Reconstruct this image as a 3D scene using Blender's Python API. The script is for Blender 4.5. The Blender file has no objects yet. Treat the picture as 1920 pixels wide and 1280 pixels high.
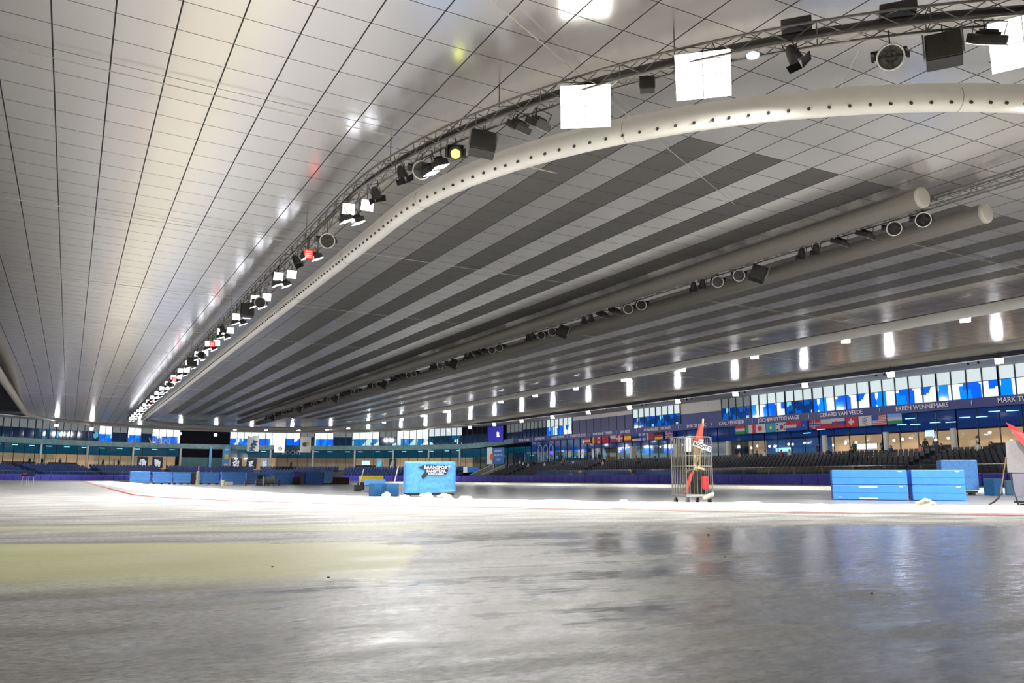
import bpy, bmesh, math, random
from math import sin, cos, pi, radians
from mathutils import Vector, Matrix
random.seed(7)
C = bpy.context.scene.collection
SC = bpy.context.scene

# ------------------------------------------------------------------ camera
CAM_H = 0.42
cam = bpy.data.cameras.new('camera'); cam.lens = 1545/1920*36; cam.sensor_width = 36
cam.clip_start = 0.05; cam.clip_end = 600
camo = bpy.data.objects.new('camera', cam); C.objects.link(camo)
PITCH, YAW, ROLL = .1657, .4876, -.003
fwd = Vector((sin(YAW)*cos(PITCH), cos(YAW)*cos(PITCH), sin(PITCH)))
rgt = Vector((cos(YAW), -sin(YAW), 0)); upv = rgt.cross(fwd)
r2 = rgt*cos(ROLL) - upv*sin(ROLL); u2 = rgt*sin(ROLL) + upv*cos(ROLL)
M = Matrix((r2, u2, -fwd)).transposed().to_4x4(); M.translation = Vector((0, 0, CAM_H))
camo.matrix_world = M
SC.camera = camo

# ------------------------------------------------------------------ world, exposure
SC.view_settings.view_transform = 'Standard'; SC.view_settings.look = 'None'
SC.view_settings.gamma = 1; SC.view_settings.use_curve_mapping = False
SC.view_settings.exposure = 0.0
w = bpy.data.worlds.new('world'); SC.world = w; w.use_nodes = True
w.node_tree.nodes['Background'].inputs[0].default_value = (.60, .60, .64, 1)
w.node_tree.nodes['Background'].inputs[1].default_value = 0.2
SC.cycles.use_light_tree = True
SC.cycles.max_bounces = 7; SC.cycles.glossy_bounces = 4; SC.cycles.transparent_max_bounces = 8
SC.cycles.caustics_reflective = True; SC.cycles.sample_clamp_indirect = 6
SC.cycles.use_denoising = True
FILL = 1000.0    # watts thrown down by one cluster of floods

STANDW = 460.0    # watts of one unseen light added to brighten the stands
# ------------------------------------------------------------------ hall layout (metres)
XC, YN, YF = 24.3, 24.3, 130.0          # axis of the hall, near and far bend centres
R_IN, R_RED, R_PAD, R_STAND, R_FAC = 19.4, 22.8, 38.0, 40.0, 48.0
R_DUCT, R_TRUSS, R_RIM = 15.5, 17.2, 30.3
Z_FLD = -0.2
Z_BAND0, Z_BAND1, Z_TOP = 6.94, 7.8, 10.5

# ------------------------------------------------------------------ materials
MATS = {}
def mat(name, col, rough=.6, metal=0., emit=None, es=0., var=0., vscale=3., bump=0., bscale=30., spec=None, alpha=None):
    if name in MATS: return MATS[name]
    m = bpy.data.materials.new(name); m.use_nodes = True
    nt = m.node_tree; b = nt.nodes['Principled BSDF']
    b.inputs['Base Color'].default_value = (*col, 1)
    b.inputs['Roughness'].default_value = rough; b.inputs['Metallic'].default_value = metal
    if spec is not None: b.inputs['Specular IOR Level'].default_value = spec
    if emit is not None:
        b.inputs['Emission Color'].default_value = (*emit, 1); b.inputs['Emission Strength'].default_value = es
    if var > 0 or bump > 0:
        tc = nt.nodes.new('ShaderNodeTexCoord')
        nz = nt.nodes.new('ShaderNodeTexNoise'); nz.inputs['Scale'].default_value = vscale; nz.inputs['Detail'].default_value = 5
        nt.links.new(tc.outputs['Object'], nz.inputs['Vector'])
        if var > 0:
            mr = nt.nodes.new('ShaderNodeMapRange'); mr.inputs[1].default_value = .3; mr.inputs[2].default_value = .7
            mr.inputs[3].default_value = 1-var; mr.inputs[4].default_value = 1+var
            nt.links.new(nz.outputs['Fac'], mr.inputs[0])
            mx = nt.nodes.new('ShaderNodeVectorMath'); mx.operation = 'SCALE'
            mx.inputs[0].default_value = col
            nt.links.new(mr.outputs[0], mx.inputs['Scale']); nt.links.new(mx.outputs[0], b.inputs['Base Color'])
        if bump > 0:
            n2 = nt.nodes.new('ShaderNodeTexNoise'); n2.inputs['Scale'].default_value = bscale; n2.inputs['Detail'].default_value = 6
            nt.links.new(tc.outputs['Object'], n2.inputs['Vector'])
            bp = nt.nodes.new('ShaderNodeBump'); bp.inputs['Strength'].default_value = bump; bp.inputs['Distance'].default_value = .05
            nt.links.new(n2.outputs['Fac'], bp.inputs['Height']); nt.links.new(bp.outputs[0], b.inputs['Normal'])
    MATS[name] = m
    return m

def nodes(name):
    m = bpy.data.materials.new(name); m.use_nodes = True; MATS[name] = m
    nt = m.node_tree
    def N(t, **k):
        n = nt.nodes.new(t)
        for a, v in k.items(): setattr(n, a, v)
        return n
    def L(a, b): nt.links.new(a, b)
    def MA(op, a, b=None, c=None, clamp=False):
        n = nt.nodes.new('ShaderNodeMath'); n.operation = op; n.use_clamp = clamp
        for i, v in enumerate((a, b, c)):
            if v is None: continue
            if isinstance(v, (int, float)): n.inputs[i].default_value = v
            else: nt.links.new(v, n.inputs[i])
        return n.outputs[0]
    return m, nt, N, L, MA, nt.nodes['Principled BSDF']

def mixc(nt, fac, a, b):
    n = nt.nodes.new('ShaderNodeMix'); n.data_type = 'RGBA'
    for i, v in ((0, fac), (6, a), (7, b)):
        if isinstance(v, tuple): n.inputs[i].default_value = (*v, 1)
        elif isinstance(v, float): n.inputs[i].default_value = v
        else: nt.links.new(v, n.inputs[i])
    return n.outputs[2]

def make_ice():
    m, nt, N, L, MA, b = nodes('ice')
    tc = N('ShaderNodeTexCoord')
    sep = N('ShaderNodeSeparateXYZ'); L(tc.outputs['Object'], sep.inputs[0])
    mp = N('ShaderNodeMapping'); mp.inputs['Rotation'].default_value = (0, 0, YAW); mp.inputs['Scale'].default_value = (.8, 2.2, 1)
    L(tc.outputs['Object'], mp.inputs[0])
    n1 = N('ShaderNodeTexNoise'); n1.inputs['Scale'].default_value = 1.1; n1.inputs['Detail'].default_value = 8; n1.inputs['Roughness'].default_value = .62
    L(mp.outputs[0], n1.inputs['Vector'])
    n2 = N('ShaderNodeTexNoise'); n2.inputs['Scale'].default_value = 34; n2.inputs['Detail'].default_value = 6; n2.inputs['Roughness'].default_value = .7
    L(mp.outputs[0], n2.inputs['Vector'])
    n3 = N('ShaderNodeTexNoise'); n3.inputs['Scale'].default_value = 9; n3.inputs['Detail'].default_value = 5
    L(mp.outputs[0], n3.inputs['Vector'])
    r1 = N('ShaderNodeMapRange'); r1.inputs[1].default_value = .40; r1.inputs[2].default_value = .60; L(n1.outputs['Fac'], r1.inputs[0])
    base = mixc(nt, r1.outputs[0], (.42, .41, .38), (.86, .86, .86))
    r2_ = N('ShaderNodeMapRange'); r2_.inputs[1].default_value = .34; r2_.inputs[2].default_value = .60; L(n2.outputs['Fac'], r2_.inputs[0])
    base = mixc(nt, r2_.outputs[0], (.20, .19, .165), base)
    # yellow-green light patch put into the ice colour, with a sharp slanting end
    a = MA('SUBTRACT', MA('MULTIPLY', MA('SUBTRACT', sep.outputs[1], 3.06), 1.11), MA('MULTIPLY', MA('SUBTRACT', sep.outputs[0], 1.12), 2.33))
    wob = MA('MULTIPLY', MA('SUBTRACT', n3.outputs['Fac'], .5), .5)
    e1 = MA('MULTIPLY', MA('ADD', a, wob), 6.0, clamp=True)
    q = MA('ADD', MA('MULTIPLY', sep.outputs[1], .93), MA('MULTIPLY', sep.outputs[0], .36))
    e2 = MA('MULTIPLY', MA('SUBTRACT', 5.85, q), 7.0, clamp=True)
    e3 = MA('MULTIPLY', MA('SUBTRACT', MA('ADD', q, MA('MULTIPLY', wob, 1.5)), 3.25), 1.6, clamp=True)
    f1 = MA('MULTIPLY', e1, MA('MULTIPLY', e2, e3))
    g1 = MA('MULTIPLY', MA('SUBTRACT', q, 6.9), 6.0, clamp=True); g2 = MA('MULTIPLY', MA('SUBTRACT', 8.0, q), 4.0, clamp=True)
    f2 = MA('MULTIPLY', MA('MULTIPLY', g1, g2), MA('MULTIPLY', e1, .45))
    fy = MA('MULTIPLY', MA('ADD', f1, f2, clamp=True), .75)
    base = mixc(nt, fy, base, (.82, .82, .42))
    # wet glazed part of the ice on the right, frosted matt ice elsewhere
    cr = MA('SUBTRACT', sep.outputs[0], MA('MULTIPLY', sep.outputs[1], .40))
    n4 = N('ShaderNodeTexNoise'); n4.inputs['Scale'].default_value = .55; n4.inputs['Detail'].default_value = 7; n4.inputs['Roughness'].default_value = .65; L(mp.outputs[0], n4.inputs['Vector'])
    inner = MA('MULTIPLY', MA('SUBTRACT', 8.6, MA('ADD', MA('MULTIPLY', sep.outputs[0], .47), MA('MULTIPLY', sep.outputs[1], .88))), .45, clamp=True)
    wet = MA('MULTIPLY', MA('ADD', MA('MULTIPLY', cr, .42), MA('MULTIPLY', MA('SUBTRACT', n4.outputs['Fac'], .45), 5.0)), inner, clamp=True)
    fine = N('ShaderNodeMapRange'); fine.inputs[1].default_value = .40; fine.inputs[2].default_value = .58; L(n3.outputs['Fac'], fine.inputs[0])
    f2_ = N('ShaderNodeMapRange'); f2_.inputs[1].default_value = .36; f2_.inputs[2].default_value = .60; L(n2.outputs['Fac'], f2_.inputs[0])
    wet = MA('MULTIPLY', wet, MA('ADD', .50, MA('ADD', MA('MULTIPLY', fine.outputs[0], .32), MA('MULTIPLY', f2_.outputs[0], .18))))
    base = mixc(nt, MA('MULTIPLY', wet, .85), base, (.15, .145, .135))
    L(base, b.inputs['Base Color'])
    rr = N('ShaderNodeMapRange'); rr.inputs[1].default_value = .35; rr.inputs[2].default_value = .65
    rr.inputs[3].default_value = .10; rr.inputs[4].default_value = .24; L(n1.outputs['Fac'], rr.inputs[0])
    L(MA('ADD', MA('MULTIPLY', MA('SUBTRACT', 1.0, wet), .36), .05), b.inputs['Roughness']); b.inputs['IOR'].default_value = 1.33
    L(MA('ADD', MA('MULTIPLY', wet, .55), .12), b.inputs['Specular IOR Level'])
    bp = N('ShaderNodeBump'); bp.inputs['Strength'].default_value = .45; bp.inputs['Distance'].default_value = .01
    hh = MA('ADD', MA('MULTIPLY', n2.outputs['Fac'], .5), n3.outputs['Fac'])
    L(hh, bp.inputs['Height']); L(bp.outputs[0], b.inputs['Normal']); L(MA('SUBTRACT', .50, MA('MULTIPLY', wet, .40)), bp.inputs['Strength'])
    return m

def make_ceiling():
    m, nt, N, L, MA, b = nodes('ceiling_panels')
    tc = N('ShaderNodeTexCoord'); sep = N('ShaderNodeSeparateXYZ'); L(tc.outputs['Object'], sep.inputs[0])
    ci = MA('DIVIDE', MA('ADD', sep.outputs[0], 1.106), 1.2)
    cj = MA('DIVIDE', MA('SUBTRACT', 18.055, sep.outputs[1]), 1.2)
    fi = MA('FRACT', ci); fj = MA('FRACT', cj)
    di = MA('MINIMUM', fi, MA('SUBTRACT', 1.0, fi)); dj = MA('MINIMUM', fj, MA('SUBTRACT', 1.0, fj))
    li = MA('LESS_THAN', di, .0135); lj = MA('LESS_THAN', dj, .009)
    line = MA('MAXIMUM', li, lj)
    k = MA('FLOOR', ci); odd = MA('GREATER_THAN', MA('MODULO', MA('ADD', k, 100.0), 2.0), .5)
    inr = MA('MULTIPLY', MA('GREATER_THAN', k, 10.5), MA('LESS_THAN', k, 32.5))
    ym = MA('MULTIPLY', MA('LESS_THAN', cj, 1.0), MA('GREATER_THAN', cj, -93.0))
    dark = MA('MULTIPLY', odd, MA('MULTIPLY', inr, ym))
    wn = N('ShaderNodeTexWhiteNoise'); wn.noise_dimensions = '2D'
    cmb = N('ShaderNodeCombineXYZ'); L(k, cmb.inputs[0]); L(MA('FLOOR', cj), cmb.inputs[1]); L(cmb.outputs[0], wn.inputs['Vector'])
    va = MA('ADD', MA('MULTIPLY', wn.outputs['Value'], .06), .97)
    lt = N('ShaderNodeVectorMath', operation='SCALE'); lt.inputs[0].default_value = (.76, .735, .72); L(va, lt.inputs['Scale'])
    c1 = mixc(nt, dark, lt.outputs[0], (.13, .125, .12))
    c2 = mixc(nt, line, c1, (.03, .03, .035))
    L(c2, b.inputs['Base Color'])
    L(MA('SUBTRACT', .74, MA('MULTIPLY', dark, .55)), b.inputs['Metallic']); L(MA('SUBTRACT', .5, MA('MULTIPLY', dark, .4)), b.inputs['Specular IOR Level'])
    L(MA('ADD', MA('MULTIPLY', MA('MAXIMUM', line, MA('MULTIPLY', dark, .4)), .5), .21), b.inputs['Roughness'])
    nz = N('ShaderNodeTexNoise'); nz.inputs['Scale'].default_value = .9; nz.inputs['Detail'].default_value = 2; L(tc.outputs['Object'], nz.inputs['Vector'])
    bp = N('ShaderNodeBump'); bp.inputs['Strength'].default_value = .25; bp.inputs['Distance'].default_value = .012
    L(MA('SUBTRACT', nz.outputs['Fac'], MA('MULTIPLY', line, .6)), bp.inputs['Height']); L(bp.outputs[0], b.inputs['Normal'])
    return m

def glass(name, tint, rough=.03, trans=.85):
    m, nt, N, L, MA, b = nodes(name)
    nt.nodes.remove(b)
    out = nt.nodes['Material Output']
    tr = N('ShaderNodeBsdfTransparent'); tr.inputs[0].default_value = (*tint, 1)
    gl = N('ShaderNodeBsdfGlossy'); gl.inputs['Roughness'].default_value = rough; gl.inputs[0].default_value = (.9, .95, 1, 1)
    lw = N('ShaderNodeLayerWeight'); lw.inputs[0].default_value = .25
    mx = N('ShaderNodeMixShader'); L(MA('ADD', MA('MULTIPLY', lw.outputs['Fresnel'], trans), .04), mx.inputs[0]); L(tr.outputs[0], mx.inputs[1]); L(gl.outputs[0], mx.inputs[2])
    L(mx.outputs[0], out.inputs[0])
    return m

def lit_window(name, dark, bright, white, thresh, scale=(1.1, 1.1, .9), es=1.5, wt=.55):
    """a window into a lit storey: blue tinted glass, bright openings in it"""
    m, nt, N, L, MA, b = nodes(name)
    tc = N('ShaderNodeTexCoord'); mp = N('ShaderNodeMapping'); mp.inputs['Scale'].default_value = scale
    L(tc.outputs['Object'], mp.inputs[0])
    v = N('ShaderNodeTexVoronoi', distance='CHEBYCHEV'); v.inputs['Scale'].default_value = 1.0; L(mp.outputs[0], v.inputs['Vector'])
    s = N('ShaderNodeSeparateColor'); L(v.outputs['Color'], s.inputs[0])
    f = MA('GREATER_THAN', s.outputs[0], thresh); f2 = MA('GREATER_THAN', s.outputs[1], wt)
    c = mixc(nt, f, dark, mixc(nt, f2, bright, white))
    b.inputs['Base Color'].default_value = (.01, .02, .04, 1); b.inputs['Roughness'].default_value = .08
    L(c, b.inputs['Emission Color']); b.inputs['Emission Strength'].default_value = es
    return m

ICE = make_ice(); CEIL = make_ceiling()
GLASS = glass('clear_glass', (.86, .93, .95)); GLASS_D = glass('tinted_glass', (.12, .26, .42), .05)
GREY = mat('steel_grey', (.33, .32, .30), .4, .7); DGREY = mat('dark_steel', (.055, .052, .05), .5, .5)
BLACK = mat('black_plastic', (.012, .012, .013), .5); WHITE = mat('white_paint', (.78, .77, .74), .5)
ALU = mat('truss_aluminium', (.20, .19, .18), .45, .75)
DUCTM = mat('duct_white', (.88, .86, .81), .42, 0., var=.05, vscale=1.2)
RIMM = mat('rim_beige', (.52, .49, .43), .55)
TUBEM = mat('tube_grey', (.215, .20, .18), .6)
LENS = mat('flood_lens', (.9, .9, .9), .3, emit=(.93, .96, 1.0), es=60)
LENSB = mat('flood_lens_cool', (.9, .9, .9), .3, emit=(.86, .90, 1.0), es=6)
LENSE = mat('flood_lens_down', (.9, .9, .9), .3, emit=(.90, .93, 1.0), es=45)
LENSN = mat('flood_lens_near', (1, 1, .95), .3, emit=(1.0, .99, .90), es=6)
CONC = mat('infield_floor', (.30, .295, .29), .3, 0, var=.22, vscale=.35, bump=.1, bscale=6)
SNOW = mat('snow_berm', (.70, .655, .53), .85, var=.12, vscale=5, bump=.5, bscale=18)
PAD = mat('pad_violet', (.085, .07, .50), .4, var=.25, vscale=5)
BLUE = mat('foam_blue', (.035, .17, .55), .5, var=.1, vscale=8)
LBLUE = mat('foam_light_blue', (.09, .32, .80), .42, var=.15, vscale=9, bump=.25, bscale=14)
DBLUE = mat('foam_dark_blue', (.02, .13, .32), .6, var=.15, vscale=12)
NAVY = mat('band_navy', (.033, .042, .16), .5); TEAL = mat('band_teal', (.13, .23, .23), .45, var=.25, vscale=1.5)
SEATM = mat('seat_dark', (.007, .007, .011), .42); SEATB = mat('seat_blue', (.012, .035, .14), .5)
STAND = mat('stand_concrete', (.045, .045, .05), .8, var=.2, vscale=2); STANDB = mat('stand_navy', (.014, .022, .075), .7, var=.3, vscale=1.5)
SOFF = mat('soffit_grey', (.46, .43, .40), .6, var=.06, vscale=2); GAP_SHADE = mat('roof_gap_shade', (.006, .006, .007), .9)  # near-black colour holds the shade of the open roof gap
TAN = mat('tan_wall', (.42, .26, .13), .6, emit=(.95, .60, .33), es=.42, var=.3, vscale=.6)  # room light put into the tan wall as a faint glow
CREAM = mat('column_cream', (.55, .53, .47), .6); MULL = mat('mullion_dark', (.02, .025, .03), .4, .3)
ROOMD = mat('room_dark', (.03, .035, .05), .7); RED = mat('red_paint', (.55, .03, .025), .45)
YEL = mat('yellow_vinyl', (.80, .62, .02), .5); TXT = mat('lettering_white', (.70, .64, .68), .5)
TXTW = mat('lettering_bright', (.75, .78, .78), .5)
WHITEGL = mat('screen_white', (.7, .75, .76), .4, emit=(.85, .95, 1.0), es=.75)
WOOD = mat('bamboo_wood', (.52, .40, .20), .6, var=.2, vscale=10)

# ------------------------------------------------------------------ mesh helpers
class MB:
    def __init__(s): s.v = []; s.f = []; s.mi = []; s.m = 0
    def quad(s, a, b, c, d):
        n = len(s.v); s.v += [a, b, c, d]; s.f.append((n, n+1, n+2, n+3)); s.mi.append(s.m)
    def poly(s, pts):
        n = len(s.v); s.v += list(pts); s.f.append(tuple(range(n, n+len(pts)))); s.mi.append(s.m)
    def box(s, c, d, rot=None):
        n = len(s.v); c = Vector(c)
        for x in (-.5, .5):
            for y in (-.5, .5):
                for z in (-.5, .5):
                    p = Vector((x*d[0], y*d[1], z*d[2]))
                    if rot is not None: p = rot @ p
                    s.v.append(p+c)
        for q in ((0,1,3,2),(4,6,7,5),(0,4,5,1),(2,3,7,6),(0,2,6,4),(1,5,7,3)):
            s.f.append(tuple(n+i for i in q)); s.mi.append(s.m)
        return s
    def rbox(s, c, d, r, rot=None, sub=2):
        """box with rounded edges (bevelled)"""
        bm = bmesh.new(); bmesh.ops.create_cube(bm, size=1)
        for v in bm.verts: v.co = Vector((v.co.x*d[0], v.co.y*d[1], v.co.z*d[2]))
        bmesh.ops.bevel(bm, geom=bm.edges[:], offset=r, segments=sub, profile=.6, affect='EDGES')
        n = len(s.v); c = Vector(c)
        for v in bm.verts: s.v.append(((rot @ v.co) if rot is not None else v.co.copy())+c)
        for f in bm.faces: s.f.append(tuple(n+v.index for v in f.verts)); s.mi.append(s.m)
        bm.free(); return s
    def tube(s, pts, r, n=8, closed=False, caps=True, rs=None):
        pts = [Vector(p) for p in pts]; N = len(pts); base = len(s.v)
        for i, p in enumerate(pts):
            if closed: t = pts[(i+1) % N]-pts[i-1]
            else: t = pts[min(i+1, N-1)]-pts[max(i-1, 0)]
            t = t.normalized(); ref = Vector((0, 0, 1)) if abs(t.z) < .95 else Vector((1, 0, 0))
            a = t.cross(ref).normalized(); b = a.cross(t)
            rad = rs[i] if rs else r
            for k in range(n):
                q = 2*pi*k/n; s.v.append(p+(a*cos(q)+b*sin(q))*rad)
        for i in range(N if closed else N-1):
            j = (i+1) % N
            for k in range(n):
                s.f.append((base+i*n+k, base+i*n+(k+1) % n, base+j*n+(k+1) % n, base+j*n+k)); s.mi.append(s.m)
        if caps and not closed:
            s.f.append(tuple(base+k for k in range(n))); s.mi.append(s.m)
            s.f.append(tuple(base+(N-1)*n+k for k in reversed(range(n)))); s.mi.append(s.m)
        return s
    def disc(s, c, nrm, r, n=20):
        nrm = Vector(nrm).normalized(); ref = Vector((0, 0, 1)) if abs(nrm.z) < .95 else Vector((1, 0, 0))
        a = nrm.cross(ref).normalized(); b = nrm.cross(a)
        s.poly([Vector(c)+(a*cos(2*pi*k/n)+b*sin(2*pi*k/n))*r for k in range(n)])
        return s
    def ring(s, c, nrm, R, r, n=24, m=6):
        nrm = Vector(nrm).normalized(); ref = Vector((0, 0, 1)) if abs(nrm.z) < .95 else Vector((1, 0, 0))
        a = nrm.cross(ref).normalized(); b = nrm.cross(a)
        base = len(s.v)
        for i in range(n):
            q = 2*pi*i/n; d = a*cos(q)+b*sin(q)
            for k in range(m):
                p = 2*pi*k/m; s.v.append(Vector(c)+d*(R+r*cos(p))+nrm*r*sin(p))
        for i in range(n):
            for k in range(m):
                j = (i+1) % n; l = (k+1) % m
                s.f.append((base+i*m+k, base+i*m+l, base+j*m+l, base+j*m+k)); s.mi.append(s.m)
        return s
    def build(s, name, mats, parent=None, smooth=False, loc=None):
        me = bpy.data.meshes.new(name)
        me.from_pydata([tuple(p) for p in s.v], [], s.f)
        if not isinstance(mats, (list, tuple)): mats = [mats]
        for m in mats: me.materials.append(m)
        if len(mats) > 1: me.polygons.foreach_set('material_index', s.mi)
        if smooth: me.polygons.foreach_set('use_smooth', [True]*len(s.f))
        me.update()
        o = bpy.data.objects.new(name, me); C.objects.link(o)
        if parent: o.parent = parent
        if loc is not None: o.location = loc
        return o

def tag(o, label=None, cat=None, group=None, kind=None):
    if label: o['label'] = label
    if cat: o['category'] = cat
    if group: o['group'] = group
    if kind: o['kind'] = kind
    return o
def empty(name, loc=(0, 0, 0), rz=0.):
    o = bpy.data.objects.new(name, None); C.objects.link(o); o.location = loc; o.rotation_euler = (0, 0, rz); o.empty_display_size = .2
    return o
def thing(name, label, cat, loc=(0, 0, 0), rz=0., group=None):
    return tag(empty(name, loc, rz), label, cat, group)
def struct(o): o['kind'] = 'structure'; return o
def dup(o, parent=None):
    c = o.copy(); C.objects.link(c)
    if parent: c.parent = parent
    for ch in list(o.children): dup(ch, c)
    return c
def text_obj(name, s, size, mt, parent=None, extrude=.01, bold=0., align='CENTER'):
    cu = bpy.data.curves.new('lettering', 'FONT'); cu.body = s; cu.size = size; cu.extrude = extrude; cu.offset = bold
    cu.align_x = align; cu.align_y = 'CENTER'; cu.resolution_u = 2
    t = bpy.data.objects.new('tmp', cu); C.objects.link(t)
    dg = bpy.context.evaluated_depsgraph_get()
    me = bpy.data.meshes.new_from_object(t.evaluated_get(dg))
    bpy.data.objects.remove(t); bpy.data.curves.remove(cu)
    me.materials.clear(); me.materials.append(mt)
    o = bpy.data.objects.new(name, me); C.objects.link(o)
    if parent: o.parent = parent
    return o
def Rz(a): return Matrix.Rotation(a, 3, 'Z')
def Rx(a): return Matrix.Rotation(a, 3, 'X')
def Ry(a): return Matrix.Rotation(a, 3, 'Y')

# stadium curve: u = metres along the outer facade (R 48), 0 at Y=20 on the right side
U1 = YF-20.; U2 = U1+pi*48.
def SP(R, u, z=0.):
    if u <= U1: return Vector((XC+R, 20.+u, z))
    if u <= U2:
        a = (u-U1)/48.; return Vector((XC+R*cos(a), YF+R*sin(a), z))
    return Vector((XC-R, YF-(u-U2), z))
def SN(u):   # inward facing heading (rotation about z so local -Y looks into the hall)
    if u <= U1: return -pi/2
    if u <= U2: return -pi/2+(u-U1)/48.
    return pi/2
def urange(a, b, step=3.):
    n = max(1, int(round((b-a)/step))); return [a+(b-a)*i/n for i in range(n+1)]
def strip(mb, R0, z0, R1, z1, us):
    for a, b in zip(us[:-1], us[1:]): mb.quad(SP(R0, a, z0), SP(R0, b, z0), SP(R1, b, z1), SP(R1, a, z1))
def stadium(R, n=40, z=0., RyN=None):
    ry = RyN or R
    pts = [Vector((XC+R*cos(pi+pi*k/n), YN+ry*sin(pi+pi*k/n), z)) for k in range(n+1)]
    for k in range(1, 36): pts.append(Vector((XC+R, YN+(YF-YN)*k/36, z)))
    pts += [Vector((XC+R*cos(pi*k/n), YF+R*sin(pi*k/n), z)) for k in range(n+1)]
    for k in range(1, 36): pts.append(Vector((XC-R, YF-(YF-YN)*k/36, z)))
    return pts
def annulus(mb, pa, pb):
    n = len(pa)
    for i in range(n): mb.quad(pa[i], pa[(i+1) % n], pb[(i+1) % n], pb[i])

# ------------------------------------------------------------------ floor, ice, berm
mb = MB(); mb.poly([Vector((XC-60, -40, Z_FLD-.002)), Vector((XC+62, -40, Z_FLD-.002)), Vector((XC+62, YF+62, Z_FLD-.002)), Vector((XC-60, YF+62, Z_FLD-.002))])
struct(mb.build('floor', CONC))
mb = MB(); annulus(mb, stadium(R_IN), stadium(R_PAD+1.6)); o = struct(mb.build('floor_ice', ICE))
mb = MB(); annulus(mb, stadium(R_RED-.05, 60, .006), stadium(R_RED+.07, 60, .006))
tag(mb.build('lane_line', mat('lane_red', (.50, .03, .025), .6, var=.3, vscale=2)), 'thin red line painted on the ice along the inner snow edge', 'line')
mb = MB(); annulus(mb, stadium(R_PAD-1.0, 40, .004), stadium(R_PAD-.9, 40, .004))
tag(mb.build('outer_lane_line', mat('lane_pink', (.55, .12, .12), .45)), 'faint red line on the ice in front of the violet pads', 'line')
# snow bank: uneven, wider in places, falling to the infield floor
def berm():
    mb = MB(); rng = random.Random(3)
    P = []
    n = 900
    L_N = pi*R_IN; L_S = YF-YN; tot = 2*L_N+2*L_S
    def at(s, R):
        s %= tot
        if s < L_N: a = pi+s/R_IN; return Vector((XC+R*cos(a), YN+R*sin(a), 0))
        s -= L_N
        if s < L_S: return Vector((XC+R, YN+s, 0))
        s -= L_S
        if s < L_N: a = s/R_IN; return Vector((XC+R*cos(a), YF+R*sin(a), 0))
        return Vector((XC-R, YF-(s-L_N), 0))
    # denser sampling around the near bend and left straight
    ss = []; s = 0.
    while s < tot:
        ss.append(s); near = s < L_N*.75 or s > tot-60
        s += .14 if near else .8
    prof = [(22.3, .003), (21.4, .008), (20.4, .012), (19.7, .02), (19.3, .03), (19.05, .018), (18.85, -.08), (18.7, -.21)]
    w1 = [rng.uniform(-1, 1) for _ in ss]
    rows = []
    for i, s in enumerate(ss):
        k = (w1[i]+w1[i-1]*.7+w1[i-2]*.5)/2.2
        row = []
        for j, (R, z) in enumerate(prof):
            zz = z + (k*.020+rng.uniform(-1, 1)*.006)*(1 if 2 <= j <= 5 else .2)
            RR = R + (k*.14 if j > 2 else 0) - 0.0
            p = at(s, RR); p.z = max(zz, .004) if j < 5 else zz; row.append(p)
        rows.append(row)
    m = len(prof); base = 0
    for r in rows: mb.v += r
    N = len(rows)
    for i in range(N):
        for j in range(m-1):
            mb.f.append((i*m+j, ((i+1) % N)*m+j, ((i+1) % N)*m+j+1, i*m+j+1)); mb.mi.append(0)
    return mb.build('snow_bank', SNOW, smooth=True)
tag(berm(), 'low uneven bank of scraped snow along the inner edge of the ice', 'snow', kind='stuff')
def snow_lump(loc, d, seed, label, group=None):
    bm = bmesh.new(); bmesh.ops.create_icosphere(bm, subdivisions=3, radius=.5); r = random.Random(seed)
    from mathutils import noise
    for v in bm.verts:
        n = noise.noise(v.co*3+Vector((seed, 0, 0)))*.35+noise.noise(v.co*8)*.12
        v.co *= 1+n; v.co = Vector((v.co.x*d[0], v.co.y*d[1], max(v.co.z, -.25)*d[2]))
    me = bpy.data.meshes.new('snow_lump'); bm.to_mesh(me); bm.free(); me.materials.append(SNOW)
    for p in me.polygons: p.use_smooth = True
    o = bpy.data.objects.new('snow_lump', me); C.objects.link(o); o.location = loc
    tag(o, label, 'snow', group)
snow_lump((12.7, 9.15, .03), (.36, .26, .17), 1, 'large rounded lump of snow on the bank before the right blue pads')
snow_lump((10.4, 10.9, .02), (.6, .3, .09), 2, 'flat pile of snow on the bank left of the large lump')
snow_lump((9.0, 12.6, .02), (.22, .18, .08), 12, 'small lump of snow on the bank near the cage trolley')
for i, (x, y, d, lb) in enumerate([(6.83, 16.8, (.30, .22, .20), 'pale snow heap under the left part of the wrapped blue stack'),
        (7.05, 16.3, (.34, .24, .18), 'pale snow heap under the middle of the wrapped blue stack'),
        (6.35, 18.0, (.22, .2, .18), 'jagged snow heap before the dark blue boxes'), (6.6, 17.5, (.24, .2, .09), 'low snow heap before the grey drum'),
        (7.3, 15.8, (.3, .2, .09), 'low snow heap by the pallet feet of the wrapped stack')]):
    snow_lump((x, y, .03), d, 20+i, lb, 'snow heaps on the bank by the wrapped stack')

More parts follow.
